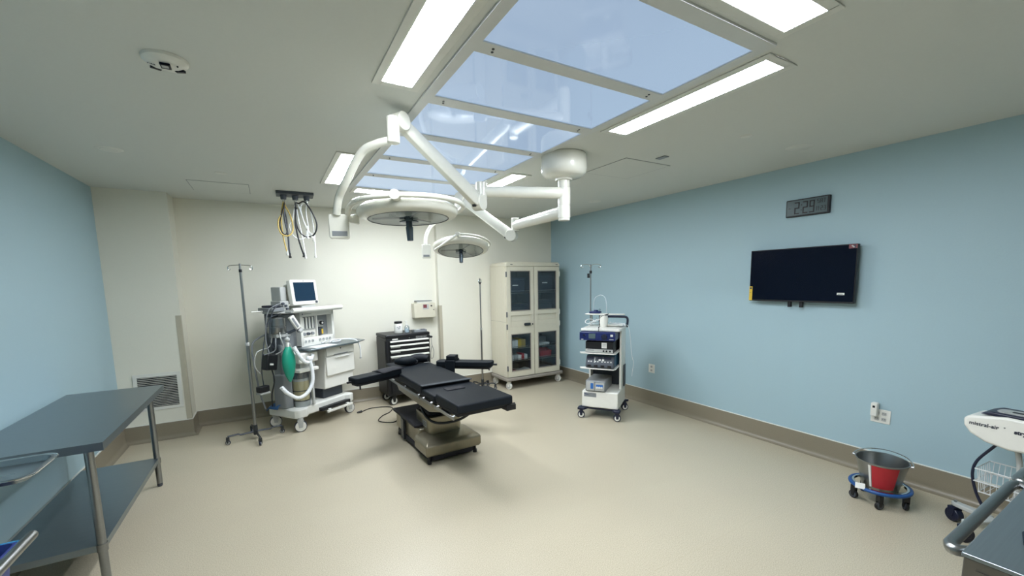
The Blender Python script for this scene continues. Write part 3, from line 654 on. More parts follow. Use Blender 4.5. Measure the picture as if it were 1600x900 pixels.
tag(o, 'white paper sheet lying on the anaesthesia machine work surface', 'paper')

# ------------------------------------------------------------------ IV poles
def iv_pole(loc, hgt, rz, label, leg=.26, hookw=.10, r=.012, four=True):
    t = thing('iv_pole', label, 'iv pole', loc, rz)
    zj = hgt*.55
    MB().cyl((0, 0, .075), (0, 0, zj), r+.004, n=18).build('lower_tube', m_steel, t)
    MB().cyl((0, 0, zj), (0, 0, hgt-.06), r, n=16).build('upper_tube', m_steel, t)
    MB().cyl((0, 0, zj-.012), (0, 0, zj+.02), r+.008, n=18).build('collar', m_lgrey, t, bevel=.003)
    MB().cyl((0, 0, hgt-.09), (0, 0, hgt-.06), r+.003, n=16).build('top_collar', m_black, t)
    MB().cyl((0, 0, hgt-.06), (0, 0, hgt), r*.9, n=16).build('top_sleeve', m_steel, t)
    MB().cyl((0, 0, .05), (0, 0, .16), .022, n=20).build('hub', m_darks, t, bevel=.003)
    for s in (-1, 1):
        MB().tube(crv([(0, 0, hgt-.015), (s*hookw*.8, 0, hgt-.02), (s*hookw*1.02, 0, hgt-.028), (s*hookw*1.1, 0, hgt-.05), (s*hookw, 0, hgt-.068), (s*hookw*.84, 0, hgt-.055)], 5), .0045, 8).build('hook', m_chrome, t)
    for k in range(4 if four else 5):
        a = k*2*PI/(4 if four else 5)+math.radians(8); c, s = math.cos(a), math.sin(a)
        m = MB(); P = [(.01*c, .01*s, .088), (leg*.55*c, leg*.55*s, .082), (leg*.62*c, leg*.62*s, .094), (leg*c, leg*s, .090)]
        m.tube(P, .010, 8); m.build('leg', m_darks, t)
        caster(t, leg*c, leg*s, .025, m_darks, m_navyd, m_lgrey, ang=math.degrees(a)+65, w=.018, ztop=.084)
    return t
iv_pole((-.24, 5.285, 0), 1.915, 2, 'tall steel iv pole standing left of the anaesthesia machine')
iv_pole((2.80, 5.80, 0), 1.73, 30, 'slim steel iv pole between the long arm board and the cream cabinet', leg=.2, hookw=.035, r=.010, four=False)

# ------------------------------------------------------------------ tool chest
tc_ = thing('tool_chest', 'black rolling tool chest with silver drawer pulls behind the operating table', 'tool chest', (1.63, 5.90, 0), 5)
X0, X1 = -.335, .30
MB().box(X0, X1, -.20, .22, .14, .94).build('body', m_black, tc_, bevel=.012)
MB().box(X0-.003, X1+.003, -.205, .222, .94, .985).build('top', m_black, tc_, bevel=.012)
MB().box(X0, X1, -.204, -.196, .90, .94).build('fascia', m_black, tc_)
MB().box(X0-.006, X0-.001, -.17, .19, .20, .90).build('side_panel', m_black, tc_, bevel=.003)
for i, (z0_, z1_) in enumerate(((.852, .905), (.782, .845), (.705, .775), (.56, .698), (.40, .553), (.17, .393))):
    d = bx(X0+.045, X1-.025, -.213, -.2, z0_+.003, z1_-.003).build('drawer', m_black, tc_, bevel=.003)
    MB().prism([(-.213, z1_-.002), (-.232, z1_-.005), (-.234, z1_-.022), (-.226, z1_-.022), (-.213, z1_-.012)], X0+.05, X1-.03, 'x').build('drawer_pull', m_enamel if i < 4 else m_lgrey, d)
    if i in (1, 2, 3): bx(X0+.06, X0+.19, -.2145, -.2125, z1_-.042, z1_-.028).build('drawer_label', m_lgrey, d)
MB().cyl((-.01, -.205, .925), (-.01, -.213, .925), .010, n=14).build('lock', m_chrome, tc_)
bx(.09, .25, -.208, -.205, .905, .94).build('badge', m_black, tc_); 
bm_ = MB()
for a in ((.09, .25, .905, .907), (.09, .25, .938, .940), (.09, .092, .907, .938), (.248, .25, .907, .938)): bm_.box(a[0], a[1], -.2095, -.208, a[2], a[3])
bm_.build('badge_border', m_lgrey, tc_)
for i in range(7): MB().box(.102+i*.020, .113+i*.020, -.2093, -.208, .918, .928).build('badge_mark', m_lgrey, tc_)
bx(-.25, -.17, -.2065, -.204, .915, .928).build('white_mark', m_white, tc_)
MB().tube(crv([(X1, -.12, .90), (X1+.05, -.13, .90), (X1+.06, -.13, .89)], 4), .016, 10).build('side_handle', m_black, tc_)
MB().tube(crv([(X1+.05, -.13, .89), (X1+.06, -.13, .78), (X1+.085, -.13, .70), (X1+.075, -.13, .60), (X1+.04, -.13, .58), (X1+.035, -.13, .66), (X1+.06, -.13, .76)], 8), .003, 6).build('hanging_cord', m_dgrey, tc_)
for (x, y) in ((X0+.08, -.15), (X1-.08, -.15), (X0+.08, .16), (X1-.08, .16)):
    caster(tc_, x, y, .058, m_black, m_black, m_enamel, ang=-75, w=.035, ztop=.142, hr=.78)
j = thing('plastic_jar', 'white plastic jar with black lid on the tool chest', 'jar', (1.535, 5.84, .9855))
MB().lathe([(0, 0), (.054, 0), (.058, .006), (.058, .125), (.050, .137), (0, .137)], (0, 0, 0), 32).build('jar_body', m_white, j)
MB().lathe([(0, .163), (.050, .163), (.054, .159), (.054, .135), (0, .135)], (0, 0, 0), 32).build('lid', m_black, j)
lb = MB().lathe([(.0584, .03), (.0588, .03), (.0588, .11), (.0584, .11)], (0, 0, 0), 24, a0=math.radians(200), a1=math.radians(320)).build('label', m_paper, j)
bx(-.035, -.008, -.0600, -.0575, .086, .091).build('print_line', m_ink, j); bx(-.002, .012, -.0605, -.0580, .083, .098).build('print_square', m_ink, j)
bx(-.024, .010, -.0605, -.0585, .060, .072).build('print_line', m_grey, j); bx(-.02, .008, -.0605, -.0585, .046, .049).build('print_line', m_lgrey, j)
j = thing('pump_bottle', 'small clear pump bottle beside the white jar on the tool chest', 'bottle', (1.655, 5.845, .9855))
j.scale = (1.3, 1.3, 1.25)
MB().lathe([(0, 0), (.026, 0), (.028, .005), (.028, .06), (.02, .075), (.009, .08), (.009, .085), (0, .085)], (0, 0, 0), 24).build('bottle_body', m_clear, j)
MB().lathe([(.0, .002), (.024, .002), (.0255, .045), (0, .045)], (0, 0, 0), 20).build('liquid', mat('hand_gel', (200, 214, 220), .2), j)
MB().cyl((0, 0, .08), (0, 0, .10), .010, n=12).cyl((0, 0, .10), (0, 0, .125), .004, n=8).box(-.018, .008, -.006, .006, .122, .131).build('pump', m_white, j)
j = thing('supply_tray', 'low grey tray of supplies on the right end of the tool chest', 'tray', (1.83, 5.82, .9855))
MB().box(-.09, .09, -.06, .06, 0, .012).box(-.09, .09, -.06, -.055, .012, .03).box(-.09, .09, .055, .06, .012, .03).box(-.09, -.085, -.055, .055, .012, .03).box(.085, .09, -.055, .055, .012, .03).build('tray', m_grey, j, bevel=.002)
MB().box(-.07, .0, -.04, .04, .0125, .036, rot=(0, 0, 12)).build('packet', m_lgrey, j, bevel=.002)
MB().box(.015, .075, -.04, .04, .0125, .03, rot=(0, 0, -8)).build('packet', m_dgrey, j, bevel=.002)
# cable on the floor
def cable(pts, r, label, name='floor_cable', m=m_black, cat='cable'):
    return tag(MB().tube(crv(pts, 8), r, 8).build(name, m), label, cat)
o = thing('power_cord', 'black power cord looped on the floor between machine and operating table', 'cord', (1.0, 5.2, 0))
cp = [(.93-.0, 5.62, .006), (1.06, 5.72, .006), (1.22, 5.70, .006), (1.33, 5.60, .006), (1.26, 5.42, .006), (1.13, 5.30, .006), (1.05, 5.12, .006), (1.18, 4.98, .006), (1.32, 5.10, .006), (1.42, 5.20, .006), (1.50, 5.10, .006), (1.42, 4.93, .006), (1.30, 4.92, .006), (1.26, 5.02, .014), (1.38, 5.10, .016), (1.50, 5.02, .008), (1.56, 4.80, .006), (1.50, 4.68, .006)]
MB().tube([p-Vector((1.0, 5.2, 0)) for p in crv(cp, 8)], .006, 8).build('cord', m_black, o)
MB().tube([(-.12, .40, .014), (-.06, .42, .014)], [.010, .017], 10).build('plug', m_black, o)

# ------------------------------------------------------------------ wall things at the rear
t = thing('sharps_cabinet', 'cream wall box with small red window above the tool chest', 'sharps box', (2.0, YB, 1.275), 0)
MB().box(-.165, .165, -.13, -.001, -.115, .10).build('body', m_cab, t, bevel=.006)
MB().prism([(-.11, .10), (.10, .10), (.10, .135), (-.11, .135)], -.11, -.01, 'y').build('lid', m_trim, t, bevel=.006)
MB().box(-.12, .12, -.115, -.005, .128, .14).build('top_slot', m_grey, t)
o = MB().box(-.03, .06, -.1335, -.13, .01, .085).build('window', m_lgrey, t); MB().box(-.025, .03, -.136, -.133, .03, .08).build('red_window', m_orange, o)
MB().cyl((.10, -.13, .06), (.10, -.14, .06), .011, n=14).build('lock', m_darks, t)
MB().cyl((.135, -.13, .0), (.135, -.136, .0), .007, n=12).build('keyhole', m_darks, t)
# return air grille on the chase
t = thing('air_grille', 'white louvred air grille low on the cream wall behind the steel table', 'vent', (-1.13, YC, .545), 0)
g = MB(); hx, hy = .205, .205
g.box(-hx, hx, -.008, -.0005, hy-.035, hy).box(-hx, hx, -.008, -.0005, -hy, -hy+.035).box(-hx, -hx+.035, -.008, -.0005, -hy+.035, hy-.035).box(hx-.035, hx, -.008, -.0005, -hy+.035, hy-.035)
g.build('frame', m_trim, t, bevel=.002)
bx(-hx+.034, hx-.034, -.0015, -.0005, -hy+.034, hy-.034).build('dark_throat', m_black, t)
s_ = MB()
for i in range(18):
    z_ = -hy+.045+i*.0188; s_.box(-hx+.035, hx-.035, -.0115, -.003, z_, z_+.0035, rot=(-38, 0, 0))
s_.build('louvre', m_trim, t)
# ceiling hose drop
t = thing('gas_hose_drop', 'grey ceiling plate with looped yellow, black and white gas hoses', 'hose drop', (.335, 5.36, H), -2)
MB().box(-.185, .185, -.11, .11, -.03, -.0005).build('ceiling_plate', m_dgrey, t, bevel=.003)
for x, c_ in ((-.115, m_yhose), (-.0, m_dgrey), (.115, m_dgrey)):
    o = MB().cyl((x, 0, -.03), (x, 0, -.075), .034, .028, n=20).build('outlet', m_dgrey, t)
    MB().cyl((x, 0, -.075), (x, 0, -.10), .016, n=14).build('coupler', m_chrome, o)
def hang(pts, r, m, end):
    h = MB().tube(crv(pts, 8), r, 8).build('hose', m, t); e = pts[-1]
    MB().cyl((e[0], e[1], e[2]+.03), (e[0], e[1], e[2]-.005), .009, n=10).cyl((e[0], e[1], e[2]-.005), (e[0], e[1], e[2]-.022), .017, .012, n=12).build('connector', end, h)
hang([(-.115, 0, -.09), (-.13, -.01, -.2), (-.185, -.03, -.32), (-.17, -.03, -.44), (-.10, -.02, -.47), (-.045, -.01, -.40), (-.06, 0, -.25), (-.11, .01, -.13)], .007, m_yhose, m_yhose)
hang([(-.118, .01, -.09), (-.15, .0, -.25), (-.15, .0, -.45), (-.135, .0, -.57), (-.12, 0, -.66)], .007, m_yhose, m_white)
hang([(-.11, .01, -.09), (-.12, -.02, -.16), (-.17, -.02, -.33), (-.15, -.02, -.44), (-.11, -.01, -.44), (-.10, .01, -.3), (-.12, .02, -.15)], .007, m_black, m_black)
hang([(-.112, 0, -.09), (-.12, 0, -.28), (-.10, 0, -.45), (-.10, 0, -.60), (-.095, 0, -.69)], .009, m_dgrey, m_black)
hang([(0, 0, -.09), (-.01, 0, -.25), (-.015, 0, -.35), (.0, 0, -.48), (.02, 0, -.58), (.045, 0, -.68)], .009, m_black, m_black)
hang([(0, .0, -.09), (.03, -.01, -.11), (.09, -.02, -.09), (.16, -.02, -.2), (.20, -.02, -.33), (.17, -.01, -.44), (.09, 0, -.475), (.02, 0, -.42), (-.01, 0, -.3), (0, 0, -.15)], .008, m_black, m_black)
hang([(.0, .01, -.1), (.02, 0, -.3), (.045, 0, -.5), (.055, 0, -.62), (.06, 0, -.695)], .006, m_hose, m_white)
hang([(0, .0, -.1), (-.04, 0, -.28), (-.08, 0, -.36), (-.05, 0, -.46), (.02, 0, -.50), (.08, 0, -.47), (.10, 0, -.38)], .0055, m_hose, m_white)
hang([(.02, .0, -.1), (.05, 0, -.22), (.08, 0, -.33), (.12, 0, -.42), (.16, 0, -.50)], .0055, m_hose, m_white)
hang([(.115, 0, -.09), (.06, 0, -.12), (.05, 0, -.2), (.08, 0, -.34), (.14, 0, -.46)], .0055, m_hose, m_white)
hang([(.115, 0, -.09), (.15, 0, -.2), (.165, 0, -.36), (.17, 0, -.55), (.165, 0, -.685)], .006, m_hose, m_white)
hang([(.115, .01, -.09), (.10, 0, -.2), (.11, 0, -.35), (.10, 0, -.47)], .0055, m_hose, m_hose)

# ------------------------------------------------------------------ cream supply cabinet
cb = thing('supply_cabinet', 'tall cream supply cabinet with two glazed doors on casters', 'cabinet', (3.605, 5.80, 0), 0)
W, D0, D1, ZB, ZT = .50, -.25, .25, .185, 1.90
c_ = MB()
c_.box(-W, -W+.02, D0, D1, ZB, ZT).box(W-.02, W, D0, D1, ZB, ZT).box(-W+.02, W-.02, D1-.015, D1, ZB, ZT).box(-W+.02, W-.02, D0+.01, D1-.015, ZB, ZB+.02).box(-W+.02, W-.02, D0+.01, D1-.015, ZT-.02, ZT)
c_.box(-W+.02, W-.02, D0+.02, D1-.015, 1.02, 1.04); c_.box(-.01, .01, D0+.02, D1-.02, ZB+.02, ZT-.02)
c_.build('carcass', m_cab, cb, bevel=.002)
MB().prism([(-W-.0, 1.90), (-W, 1.935), (-W+.03, 1.965), (W-.03, 1.965), (W, 1.935), (W, 1.90)], D0-.02, D1, 'y').build('top_cap', m_cab, cb, bevel=.008)
for x in (-W+.10, W-.06): bx(x-.02, x+.02, D0-.0215, D0-.0195, 1.922, 1.932).build('cap_mark', m_black, cb)
MB().prism(rrect(-W-.04, W+.05, D0-.06, D1+.0, .05), .135, .18).build('bumper_base', m_cabg, cb, bevel=.01)
bx(-W-.001, -W+.0, D0, D1, 1.05, 1.053).build('side_seam', m_cabg, cb)
def door(x0, x1, hinge_left):
    yf, yb = D0-.022, D0-.002; zs = (.19, 1.895)
    d = MB(); st_ = .062; wz = ((.275, .865), (1.215, 1.835))
    d.box(x0, x0+st_, yf, yb, *zs).box(x1-st_, x1, yf, yb, *zs)
    d.box(x0+st_, x1-st_, yf, yb, zs[0], wz[0][0]).box(x0+st_, x1-st_, yf, yb, wz[1][1], zs[1])
    d.box(x0+st_, x1-st_, yf, yb, wz[0][1], .975).box(x0+st_, x1-st_, yf, yb, 1.15, wz[1][0])
    d.box(x0+st_, x1-st_, yf+.004, yb, .975, 1.06).box(x0+st_, x1-st_, yf+.014, yb, 1.06, 1.15)
    dd = d.build('door', m_cab, cb, bevel=.002)
    for a, b in wz:
        bx(x0+st_, x1-st_, D0-.014, D0-.010, a, b).build('door_glass', m_glass, dd)
        g = MB(); e = .012; xa, xb = x0+st_, x1-st_
        for q in ((xa, xb, a, a+e), (xa, xb, b-e, b), (xa, xa+e, a+e, b-e), (xb-e, xb, a+e, b-e)): g.box(q[0], q[1], yf-.003, yf+.006, q[2], q[3])
        g.build('window_gasket', m_cabg, dd, bevel=.002)
    hx = x0-.004 if hinge_left else x1+.004
    for z_ in (1.78, 1.17, .98, .33):
        MB().cyl((hx, D0-.018, z_-.04), (hx, D0-.018, z_+.04), .010, n=10).build('hinge', m_dgrey if hinge_left else m_trim, dd)
    return dd
dl = door(-W+.01, -.006, True); dr = door(.006, W-.01, False)
h = MB().prism(rrect(-.20, -.08, .985, 1.025, .018), D0-.05, D0-.03, 'y').box(-.18, -.10, D0-.032, D0-.02, .995, 1.015).build('handle', m_darks, dl, bevel=.008)
MB().cyl((-.035, D0-.022, 1.0), (-.035, D0-.028, 1.0), .012, n=14).build('lock', m_black, dl)
for (x, y) in ((-W+.03, D0+.0), (W-.03, D0+.0), (-W+.03, D1-.06), (W-.03, D1-.06)):
    caster(cb, x, y, .055, m_enamel, m_enamel, m_lgrey, ang=20, w=.03, ztop=.137)
m_inshade = mat('cabinet_shade', (22, 32, 54), .6)  # shade inside the closed cabinet, put in as thin dark navy sheets
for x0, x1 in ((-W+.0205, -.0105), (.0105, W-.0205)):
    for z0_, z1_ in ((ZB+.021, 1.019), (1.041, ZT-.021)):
        MB().box(x0, x1, D1-.0185, D1-.0155, z0_, z1_).box(x0, x0+.002, D0+.03, D1-.02, z0_, z1_).box(x1-.002, x1, D0+.03, D1-.02, z0_, z1_).box(x0+.002, x1-.002, D0+.03, D1-.02, z1_-.002, z1_).build('shade_sheet', m_inshade, cb)
# wire shelves
for x0, x1 in ((-W+.03, -.02), (.02, W-.03)):
    for z_ in (.42, .62, 1.49):
        m = MB()
        for y in (D0+.03, D0+.035, D1-.03): m.tube([(x0, y, z_), (x1, y, z_)], .004, 6)
        m.tube([(x0, D0+.03, z_+.035), (x1, D0+.03, z_+.035)], .004, 6)
        for i in range(13): xx = x0+(x1-x0)*i/12; m.tube([(xx, D0+.03, z_), (xx, D1-.03, z_)], .002, 5); m.tube([(xx, D0+.03, z_), (xx, D0+.03, z_+.035)], .002, 5)
        m.build('wire_shelf', m_steel, cb)
CX, CY = 3.605, 5.80
def item(name, cat, label, x0, x1, y0, y1, z0, z1, m, group=None, bevel=.004):
    o = MB().box(-(x1-x0)/2, (x1-x0)/2, -(y1-y0)/2, (y1-y0)/2, 0, z1-z0).build(name, m, bevel=bevel)
    o.location = (CX+(x0+x1)/2, CY+(y0+y1)/2, z0); tag(o, label, cat, group); return o
def bin_(label, x0, x1, z0, z1, m, lx=None, gp=None):
    cx = (x0+x1)/2; t = thing('storage_case', label, 'storage case', (CX+cx, CY-.02, z0), 0, gp); hx = (x1-x0)/2; h_ = z1-z0
    MB().prism([(-hx+.012, 0), (hx-.012, 0), (hx, h_*.88), (-hx, h_*.88)], -.15, .15, 'y').build('case_body', m, t, bevel=.01)
    MB().box(-hx-.004, hx+.004, -.155, .155, h_*.885, h_).build('lid', m, t, bevel=.006)
    l_ = lx if lx is not None else 0
    bx(l_-.05, l_+.05, -.1535, -.1515, h_*.45, h_*.45+.016).build('label_strip', m_paper, t)
m_case = mat('dark_blue_case', (14, 24, 48), .5)
gp = 'dark blue cases behind the upper glass'
bin_('large dark blue case behind the upper left cabinet glass, upper shelf', -.40, -.10, 1.50, 1.73, m_case, -.03, gp)
bin_('dark blue case at the bottom of the upper left cabinet glass', -.42, -.06, 1.045, 1.32, m_case, -.04, gp)
bin_('large dark blue case behind the upper right cabinet glass, upper shelf', .11, .44, 1.50, 1.80, m_case, .0, gp)
bin_('dark blue case at the bottom of the upper right cabinet glass', .10, .42, 1.045, 1.36, m_case, .0, gp)
item('paper_tag', 'tag', 'upright white tag inside the upper right cabinet glass, bottom corner', .085, .115, -.20, -.195, 1.22, 1.31, m_paper, bevel=0)
xs = -.42
for k, (w_, h_) in enumerate(((.06, .115), (.05, .12), (.05, .125))):
    item('supply_box', 'box', ['white box at the left end of the upper wire shelf, lower left glass', 'middle white box on the upper wire shelf, lower left glass', 'white box beside the yellow carton, lower left glass'][k], xs, xs+w_, -.17, .05, .627, .627+h_, m_paper, 'white boxes in the cabinet'); xs += w_+.006
item('supply_box', 'box', 'yellow carton beside the white boxes behind the lower left glass', -.245, -.185, -.17, .05, .627, .765, m_yel, 'yellow cartons in the cabinet')
item('supply_box', 'box', 'dull yellow carton at the right end behind the lower left glass', -.18, -.10, -.16, .05, .627, .755, mat('dull_yellow', (176, 150, 70), .5), 'yellow cartons in the cabinet')
xs = -.40
for k, (w_, h_, mt, l) in enumerate(((.075, .085, m_paper, 'white packet at the left end of the lower wire shelf, lower left glass'), (.07, .09, m_lgrey, 'pale grey packet on the lower wire shelf, lower left glass'), (.06, .08, m_paper, 'white packet at the middle of the lower wire shelf'), (.05, .10, m_redp, 'small red packet at the right of the lower wire shelf'), (.055, .08, m_paper, 'white packet at the right end of the lower wire shelf'))):
    item('supply_packet', 'packet', l+(' behind the lower left glass' if 'lower left' not in l else ''), xs, xs+w_, -.17, .0, .427, .427+h_, mt, 'packets on the lower wire shelf'); xs += w_+.004
item('supply_packet', 'packet', 'dark packet lying behind the white packets, lower left glass', -.33, -.12, .02, .15, .427, .56, m_navyd)
item('red_pouch', 'pouch', 'dark red pouch on the cabinet floor behind the lower left glass', -.42, -.28, -.16, .05, .207, .27, mat('dark_red', (120, 24, 44), .5))
o = MB().prism([(-.10, 0), (.12, 0), (.14, .07), (.02, .045)], -.08, .08, 'y').build('plastic_basin', m_lgrey, bevel=.006); o.location = (CX-.18, CY-.1, .2065); tag(o, 'grey tilted basin on the cabinet floor, lower left glass', 'basin')
item('supply_box', 'box', 'white flat box lying on the upper wire shelf, lower right glass', .10, .36, -.17, .0, .627, .665, m_paper, 'flat boxes in the cabinet')
item('supply_box', 'box', 'grey flat box behind the white one on the upper wire shelf, lower right glass', .16, .42, .02, .16, .627, .74, m_grey, 'flat boxes in the cabinet')
item('supply_box', 'box', 'long white carton lying flat at the top of the lower left glass', -.42, -.13, -.12, .1, .80, .845, m_lgrey) if False else None
t = thing('red_bin', 'red open plastic bin on the lower wire shelf, lower right glass', 'bin', (CX+.29, CY-.08, .427))
MB().prism([(-.10, 0), (.10, 0), (.12, .10), (-.12, .10)], -.08, -.074, 'y').prism([(-.10, 0), (.10, 0), (.12, .13), (-.12, .13)], .074, .08, 'y').box(-.10, .10, -.08, .08, 0, .005).prism([(-.08, .0), (.08, .0), (.08, .13), (-.08, .09)], -.112, -.106, 'x').prism([(-.08, .0), (.08, .0), (.08, .13), (-.08, .09)], .106, .112, 'x').build('bin_shell', m_redp, t)
MB().box(-.08, .08, -.05, .06, .006, .07).build('contents', mat('red_packs', (190, 50, 70), .5), t, bevel=.01)
item('supply_packet', 'packet', 'white packet standing beside the red bin', .08, .12, -.17, -.05, .427, .53, m_paper)
item('folded_sheet', 'sheet', 'folded grey sheet on the cabinet floor behind the lower right glass', .12, .42, -.14, .12, .207, .26, m_grey, bevel=.015)

# ------------------------------------------------------------------ equipment tower
TO = (3.53, 3.85); TR = -55
tw = thing('equipment_tower', 'white wheeled equipment tower with shelves and a push bar', 'equipment trolley', (*TO, 0), TR)
bb = MB().prism([(-.22, .135), (.22, .135), (.215, .335), (-.215, .335)], -.22, .26, 'y').build('base_cabinet', m_enamel, tw, bevel=.012, seg=3)
o = bx(-.19, -.04, -.2225, -.2195, .265, .315).build('nameplate', m_grey, bb)
for i in range(4): bx(-.183+i*.012, -.175+i*.012, -.2230, -.2222, .293-i*.002, .307-i*.003).build('plate_mark', m_navy, bb)
for x in (-.132, -.120): MB().cyl((x, -.222, .290), (x, -.223, .290), .003, n=10).build('plate_dot', m_ink, bb)
MB().prism([(-.26, -.27), (-.18, -.27), (-.15, -.20), (.15, -.20), (.18, -.27), (.25, -.27), (.25, -.2), (.20, -.12), (.20, .2), (.26, .30), (.18, .31), (-.18, .31), (-.26, .30), (-.20, .2), (-.20, -.12), (-.26, -.2)], .105, .134).build('undercarriage', m_navyd, tw, bevel=.006)
for (x, y) in ((-.22, -.24), (.215, -.235), (.215, .26), (-.215, .26)):
    caster(tw, x, y, .043, m_navyd, m_navyd, m_enamel, ang=-75 if y < 0 else -60, w=.04, ztop=.112)
for s in (-1, 1):
    bx(s*.205-.012, s*.205+.012, -.02 if s > 0 else .12, .26, .336, 1.10).build('side_upright', m_enamel, tw, bevel=.004)
bx(-.19, .19, .225, .235, .336, 1.08).build('rear_panel', m_dgrey, tw)
for z_ in (.615, .80):
    MB().prism([(-.25, -.20), (-.22, -.26), (.17, -.26), (.19, -.22), (.19, .22), (-.19, .22), (-.19, -.17)], z_, z_+.012).build('shelf', m_enamel, tw, bevel=.003)
MB().prism(rrect(-.23, .235, -.235, .27, .02), 1.07, 1.10).build('top_shelf', m_enamel, tw, bevel=.006)
MB().tube(crv([(.235, .22, 1.08), (.245, .22, 1.17), (.225, .22, 1.205), (.16, .215, 1.21), (0, .21, 1.21), (-.10, .21, 1.21)], 6), .015, 12).build('push_bar', m_navyd, tw)
MB().cyl((-.10, .21, 1.10), (-.10, .21, 1.22), .014, n=12).build('bar_post', m_navyd, tw)
MB().cyl((-.205, .14, 1.10), (-.205, .14, 1.86), .008, n=14).build('iv_rod', m_steel, tw)
MB().cyl((-.205, .14, 1.755), (-.205, .14, 1.79), .016, n=14).box(-.245, -.215, .12, .14, 1.70, 1.755).build('rod_clamp', m_black, tw, bevel=.003)
for a in (10, 100, 190, 280):
    c, s = math.cos(math.radians(a)), math.sin(math.radians(a))
    MB().tube(crv([(-.205, .14, 1.855), (-.205+.05*c, .14+.05*s, 1.868), (-.205+.105*c, .14+.105*s, 1.862), (-.205+.125*c, .14+.125*s, 1.845), (-.205+.112*c, .14+.112*s, 1.828), (-.205+.09*c, .14+.09*s, 1.838)], 5), .004, 8).build('iv_hook', m_chrome, tw)
bx(.222, .235, .10, .2, .35, .62).build('cable_wrap', m_darks, tw, bevel=.004)
def unit(name, label, cat, x0, x1, y0, y1, z0, z1, m, bev=.008):
    c, s = math.cos(math.radians(TR)), math.sin(math.radians(TR)); cx, cy = (x0+x1)/2, (y0+y1)/2
    t = thing(name, label, cat, (TO[0]+cx*c-cy*s, TO[1]+cx*s+cy*c, z0), TR)
    bx(-(x1-x0)/2, (x1-x0)/2, -(y1-y0)/2, (y1-y0)/2, 0, z1-z0).build('casing', m, t, bevel=bev); return t, (x1-x0)/2, -(y1-y0)/2, z1-z0
# blue unit hung under the top shelf
t, hx, fy, hh = unit('surgical_console', 'blue-fronted console just under the tower top shelf', 'medical console', -.225, .185, -.262, .20, .962, 1.067, m_navy)
MB().box(-hx-.008, hx+.006, fy-.014, fy-.001, .002, hh-.004).build('front_panel', m_navy, t, bevel=.006)
bx(-.10, -.02, fy-.017, fy-.0135, .025, .085).build('display', m_lcd, t, bevel=.002)
MB().cyl((-.155, fy-.014, .065), (-.155, fy-.022, .065), .014, n=16).build('button', m_navyd, t)
MB().cyl((.085, fy-.014, .05), (.085, fy-.03, .05), .034, n=24).build('dial', m_navyd, t, bevel=.004)
bx(.155, .185, fy-.018, fy-.0135, .055, .08).build('rocker_switch', m_white, t); bx(.14, .19, fy-.016, fy-.0135, .018, .026).build('print_strip', m_lgrey, t)
bx(-.19, -.165, fy-.016, fy-.0135, .008, .018).build('print_strip', m_lgrey, t)
# black unit
t, hx, fy, hh = unit('camera_console', 'black console with silver lower edge on the upper tower shelf', 'medical console', -.17, .16, -.235, .18, .8125, .95, m_black)
bx(-hx, hx, fy-.006, fy+.001, .005, .045).build('silver_fascia', m_lgrey, t, bevel=.003)
bx(.03, .09, fy-.003, fy+.0, .06, .125).build('white_sticker', m_paper, t)
for z_ in (.075, .09, .105): bx(.04, .08, fy-.0036, fy-.003, z_, z_+.003).build('print_line', m_ink, t)
for x in (.055, .09, .13): MB().cyl((x, fy-.006, .027), (x, fy-.014, .027), .011, n=14).build('socket', m_black, t)
bx(-.14, -.06, fy-.0066, fy-.006, .03, .034).build('print_line', m_ink, t)
bx(hx-.002, hx+.001, fy+.08, fy+.12, .05, .08).build('side_port', m_dgrey, t)
# teal electrosurgical unit
t, hx, fy, hh = unit('electrosurgical_unit', 'teal electrosurgery unit with angled control panel on the lower tower shelf', 'medical console', -.165, .165, -.18, .20, .6275, .775, m_teal)
MB().prism([(fy-.03, .0), (fy-.075, .012), (fy-.068, .055), (fy-.01, .14), (fy+.002, .14), (fy+.002, 0)], -hx, hx, 'x').build('control_face', m_dgrey, t, bevel=.005)
def onface(x, s, w_, h_, m, nm):
    # place a small plate on the slanted face, s = 0..1 up the slope
    y = fy-.068+(.058)*s; z = .055+.085*s; a = math.degrees(math.atan2(.085, .058))
    return MB().box(x-w_/2, x+w_/2, y-.003, y+.001, z-h_/2, z+h_/2, rot=(a-90, 0, 0)).build(nm, m, t)
for x, w_ in ((-.115, .08), (.0, .06), (.09, .09)): onface(x, .75, w_, .035, m_navyd, 'display')
for x in (-.13, -.10, -.05, -.02, .03, .065, .10, .135): onface(x, .28, .018, .014, m_lgrey, 'button')
for x in (.0, .04): onface(x, .5, .025, .022, m_white, 'button')
onface(-.06, .45, .008, .07, m_lgrey, 'panel_divider')
for x in (-.12, -.04, .04, .12): bx(x-.022, x+.022, fy-.079, fy-.07, .018, .044).build('socket', m_black, t, bevel=.003)
# pump on the base
t, hx, fy, hh = unit('irrigation_pump', 'small grey pump with blue printed front on the tower base', 'medical console', -.17, .07, -.235, .16, .337, .47, m_grey, .012)
MB().prism(rrect(-hx+.012, -.012, .015, hh-.012, .01), fy-.006, fy+.001, 'y').build('left_panel', m_lgrey, t)
MB().prism(rrect(0, hx-.012, .015, hh-.02, .01), fy-.006, fy+.001, 'y').build('right_panel', m_lgrey, t)
MB().prism(rrect(-.055, -.02, .035, .105, .006), fy-.009, fy-.005, 'y').build('blue_block', m_blueprint, t)
bx(.012, .095, fy-.008, fy-.005, .045, .09).build('blue_block', m_blueprint, t)
for x in (.026, .053, .08): MB().cyl((x, fy-.008, .055), (x, fy-.018, .055), .013, n=16).build('knob', m_white, t)
MB().cyl((-.11, fy, .02), (-.11, fy-.004, .02), .006, n=10).build('button', m_black, t)
